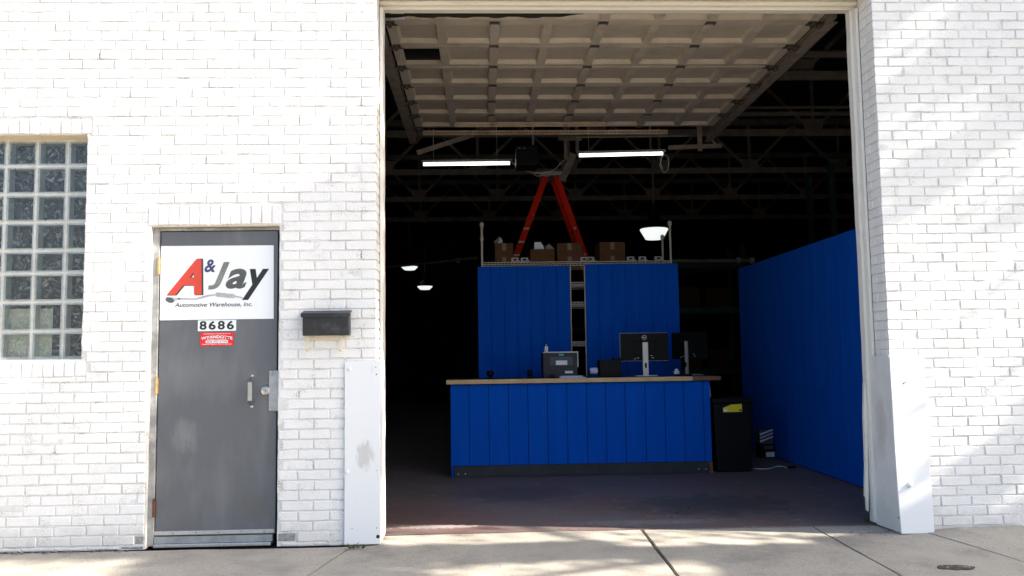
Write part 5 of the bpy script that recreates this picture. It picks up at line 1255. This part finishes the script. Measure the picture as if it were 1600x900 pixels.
# ------------------------------------------------------------------ street trees out of frame on the right; crown shaped for its shade on wall and pavement
def shade_want(u, v, gy):
    """shade wanted, and so how dense the crown is shaped, towards a spot of the facade (v > 0) or the pavement"""
    if gy is None:
        if u < -0.6:
            if v > 2.72 + 0.55 * (u + 0.73): return 0.0
            if u < -1.75: return 0.04 if v > 0.95 + .25 * math.sin(u * 6) else 0.5
            return 1.0
        if u > 2.7:
            k = v - 0.65 * (u - 2.857)                      # which streak along the sun's slope
            if v > 2.05: return 0.9 if (math.sin(k * 9.0) + .5 * math.sin(k * 23 + 1)) > -0.15 or u > 3.5 and v > 2.9 else 0.12
            if k > 0.30: return 0.03
            return 0.9 if math.sin(k * 13.0 + 2.2) > -0.3 else 0.15
        return 0.05 if v < 2.0 else 0.6
    if gy > -0.05: return 0.04 if -0.9 < u < 2.6 else .7
    if u < -2.15 and gy < -0.22: return 0.05
    if -0.35 < u < 1.35 and gy < -0.55: return 0.06
    if 0.8 < u < 2.2 and gy > -0.26: return 0.05
    if u > 3.2 and gy > -.3: return 0.4
    return 1.0
def street_tree(loc, label, cr, rad, nleaf, seed):
    rt = random.Random(seed); t = thing('street_tree', label, 'tree', loc); L0 = Vector(loc); C0 = Vector(cr)
    s = MB(); s.tube([L0, L0 + Vector((.05, .03, 1.4)), L0 + Vector((0, .06, 2.8)), C0 + Vector((0, 0, -1.2)), C0 + Vector((.1, 0, .8))], [.19, .15, .13, .09, .03], 9)
    ends = []
    for k in range(13):
        th = k * 2.4; zz = rt.uniform(-1.8, 1.0); st0 = Vector((C0.x + .03 * zz, C0.y, C0.z + zz - .6)) if zz > -1.2 else L0 + Vector((0, .05, 2.7 + .3 * k / 13))
        e = C0 + Vector((math.cos(th) * rad[0] * .7, math.sin(th) * rad[1] * .7, zz + rt.uniform(.2, 1.0)))
        s.tube([st0, (st0 + e) / 2 + Vector((0, 0, .15)), e], [.05, .03, .008], 6)
    s.build('trunk', M['bark'], t)
    vs = []; fs = []; n_ = 0
    cl = []
    while len(cl) < 260:
        d_ = Vector((rt.uniform(-1, 1), rt.uniform(-1, 1), rt.uniform(-1, 1)))
        if d_.length < 1: cl.append(C0 + Vector((d_.x * rad[0], d_.y * rad[1], d_.z * rad[2])))
    tries = 0
    while n_ < nleaf and tries < nleaf * 12:
        tries += 1; c_ = rt.choice(cl); p_ = c_ + Vector((rt.gauss(0, .28), rt.gauss(0, .22), rt.gauss(0, .25)))
        v = p_.z + p_.y * (.65 / .193); u = p_.x + p_.y / .193
        gy = None
        if v < 0: u = p_.x - p_.z / .65; gy = p_.y + .193 * p_.z / .65
        if rt.random() > shade_want(u, v, gy): continue
        a_ = Vector((rt.gauss(0, 1), rt.gauss(0, 1), rt.gauss(0, .7))).normalized() * rt.uniform(.045, .075); b_ = a_.orthogonal().normalized() * rt.uniform(.025, .04)
        b_.rotate(Matrix.Rotation(rt.uniform(0, 6.28), 3, a_.normalized()))
        k = len(vs); vs += [p_ - a_, p_ + b_, p_ + a_, p_ - b_]; fs.append((k, k + 1, k + 2, k + 3)); n_ += 1
    me = bpy.data.meshes.new('crown'); me.from_pydata([v - C0 for v in vs], [], fs); link('crown', me, C0, t, M['leaf'])
street_tree((10.2, -2.9, -0.02), 'leafy street tree on the pavement right of the shop', (10.0, -2.25, 6.7), (1.9, 1.95, 3.4), 30000, 11)
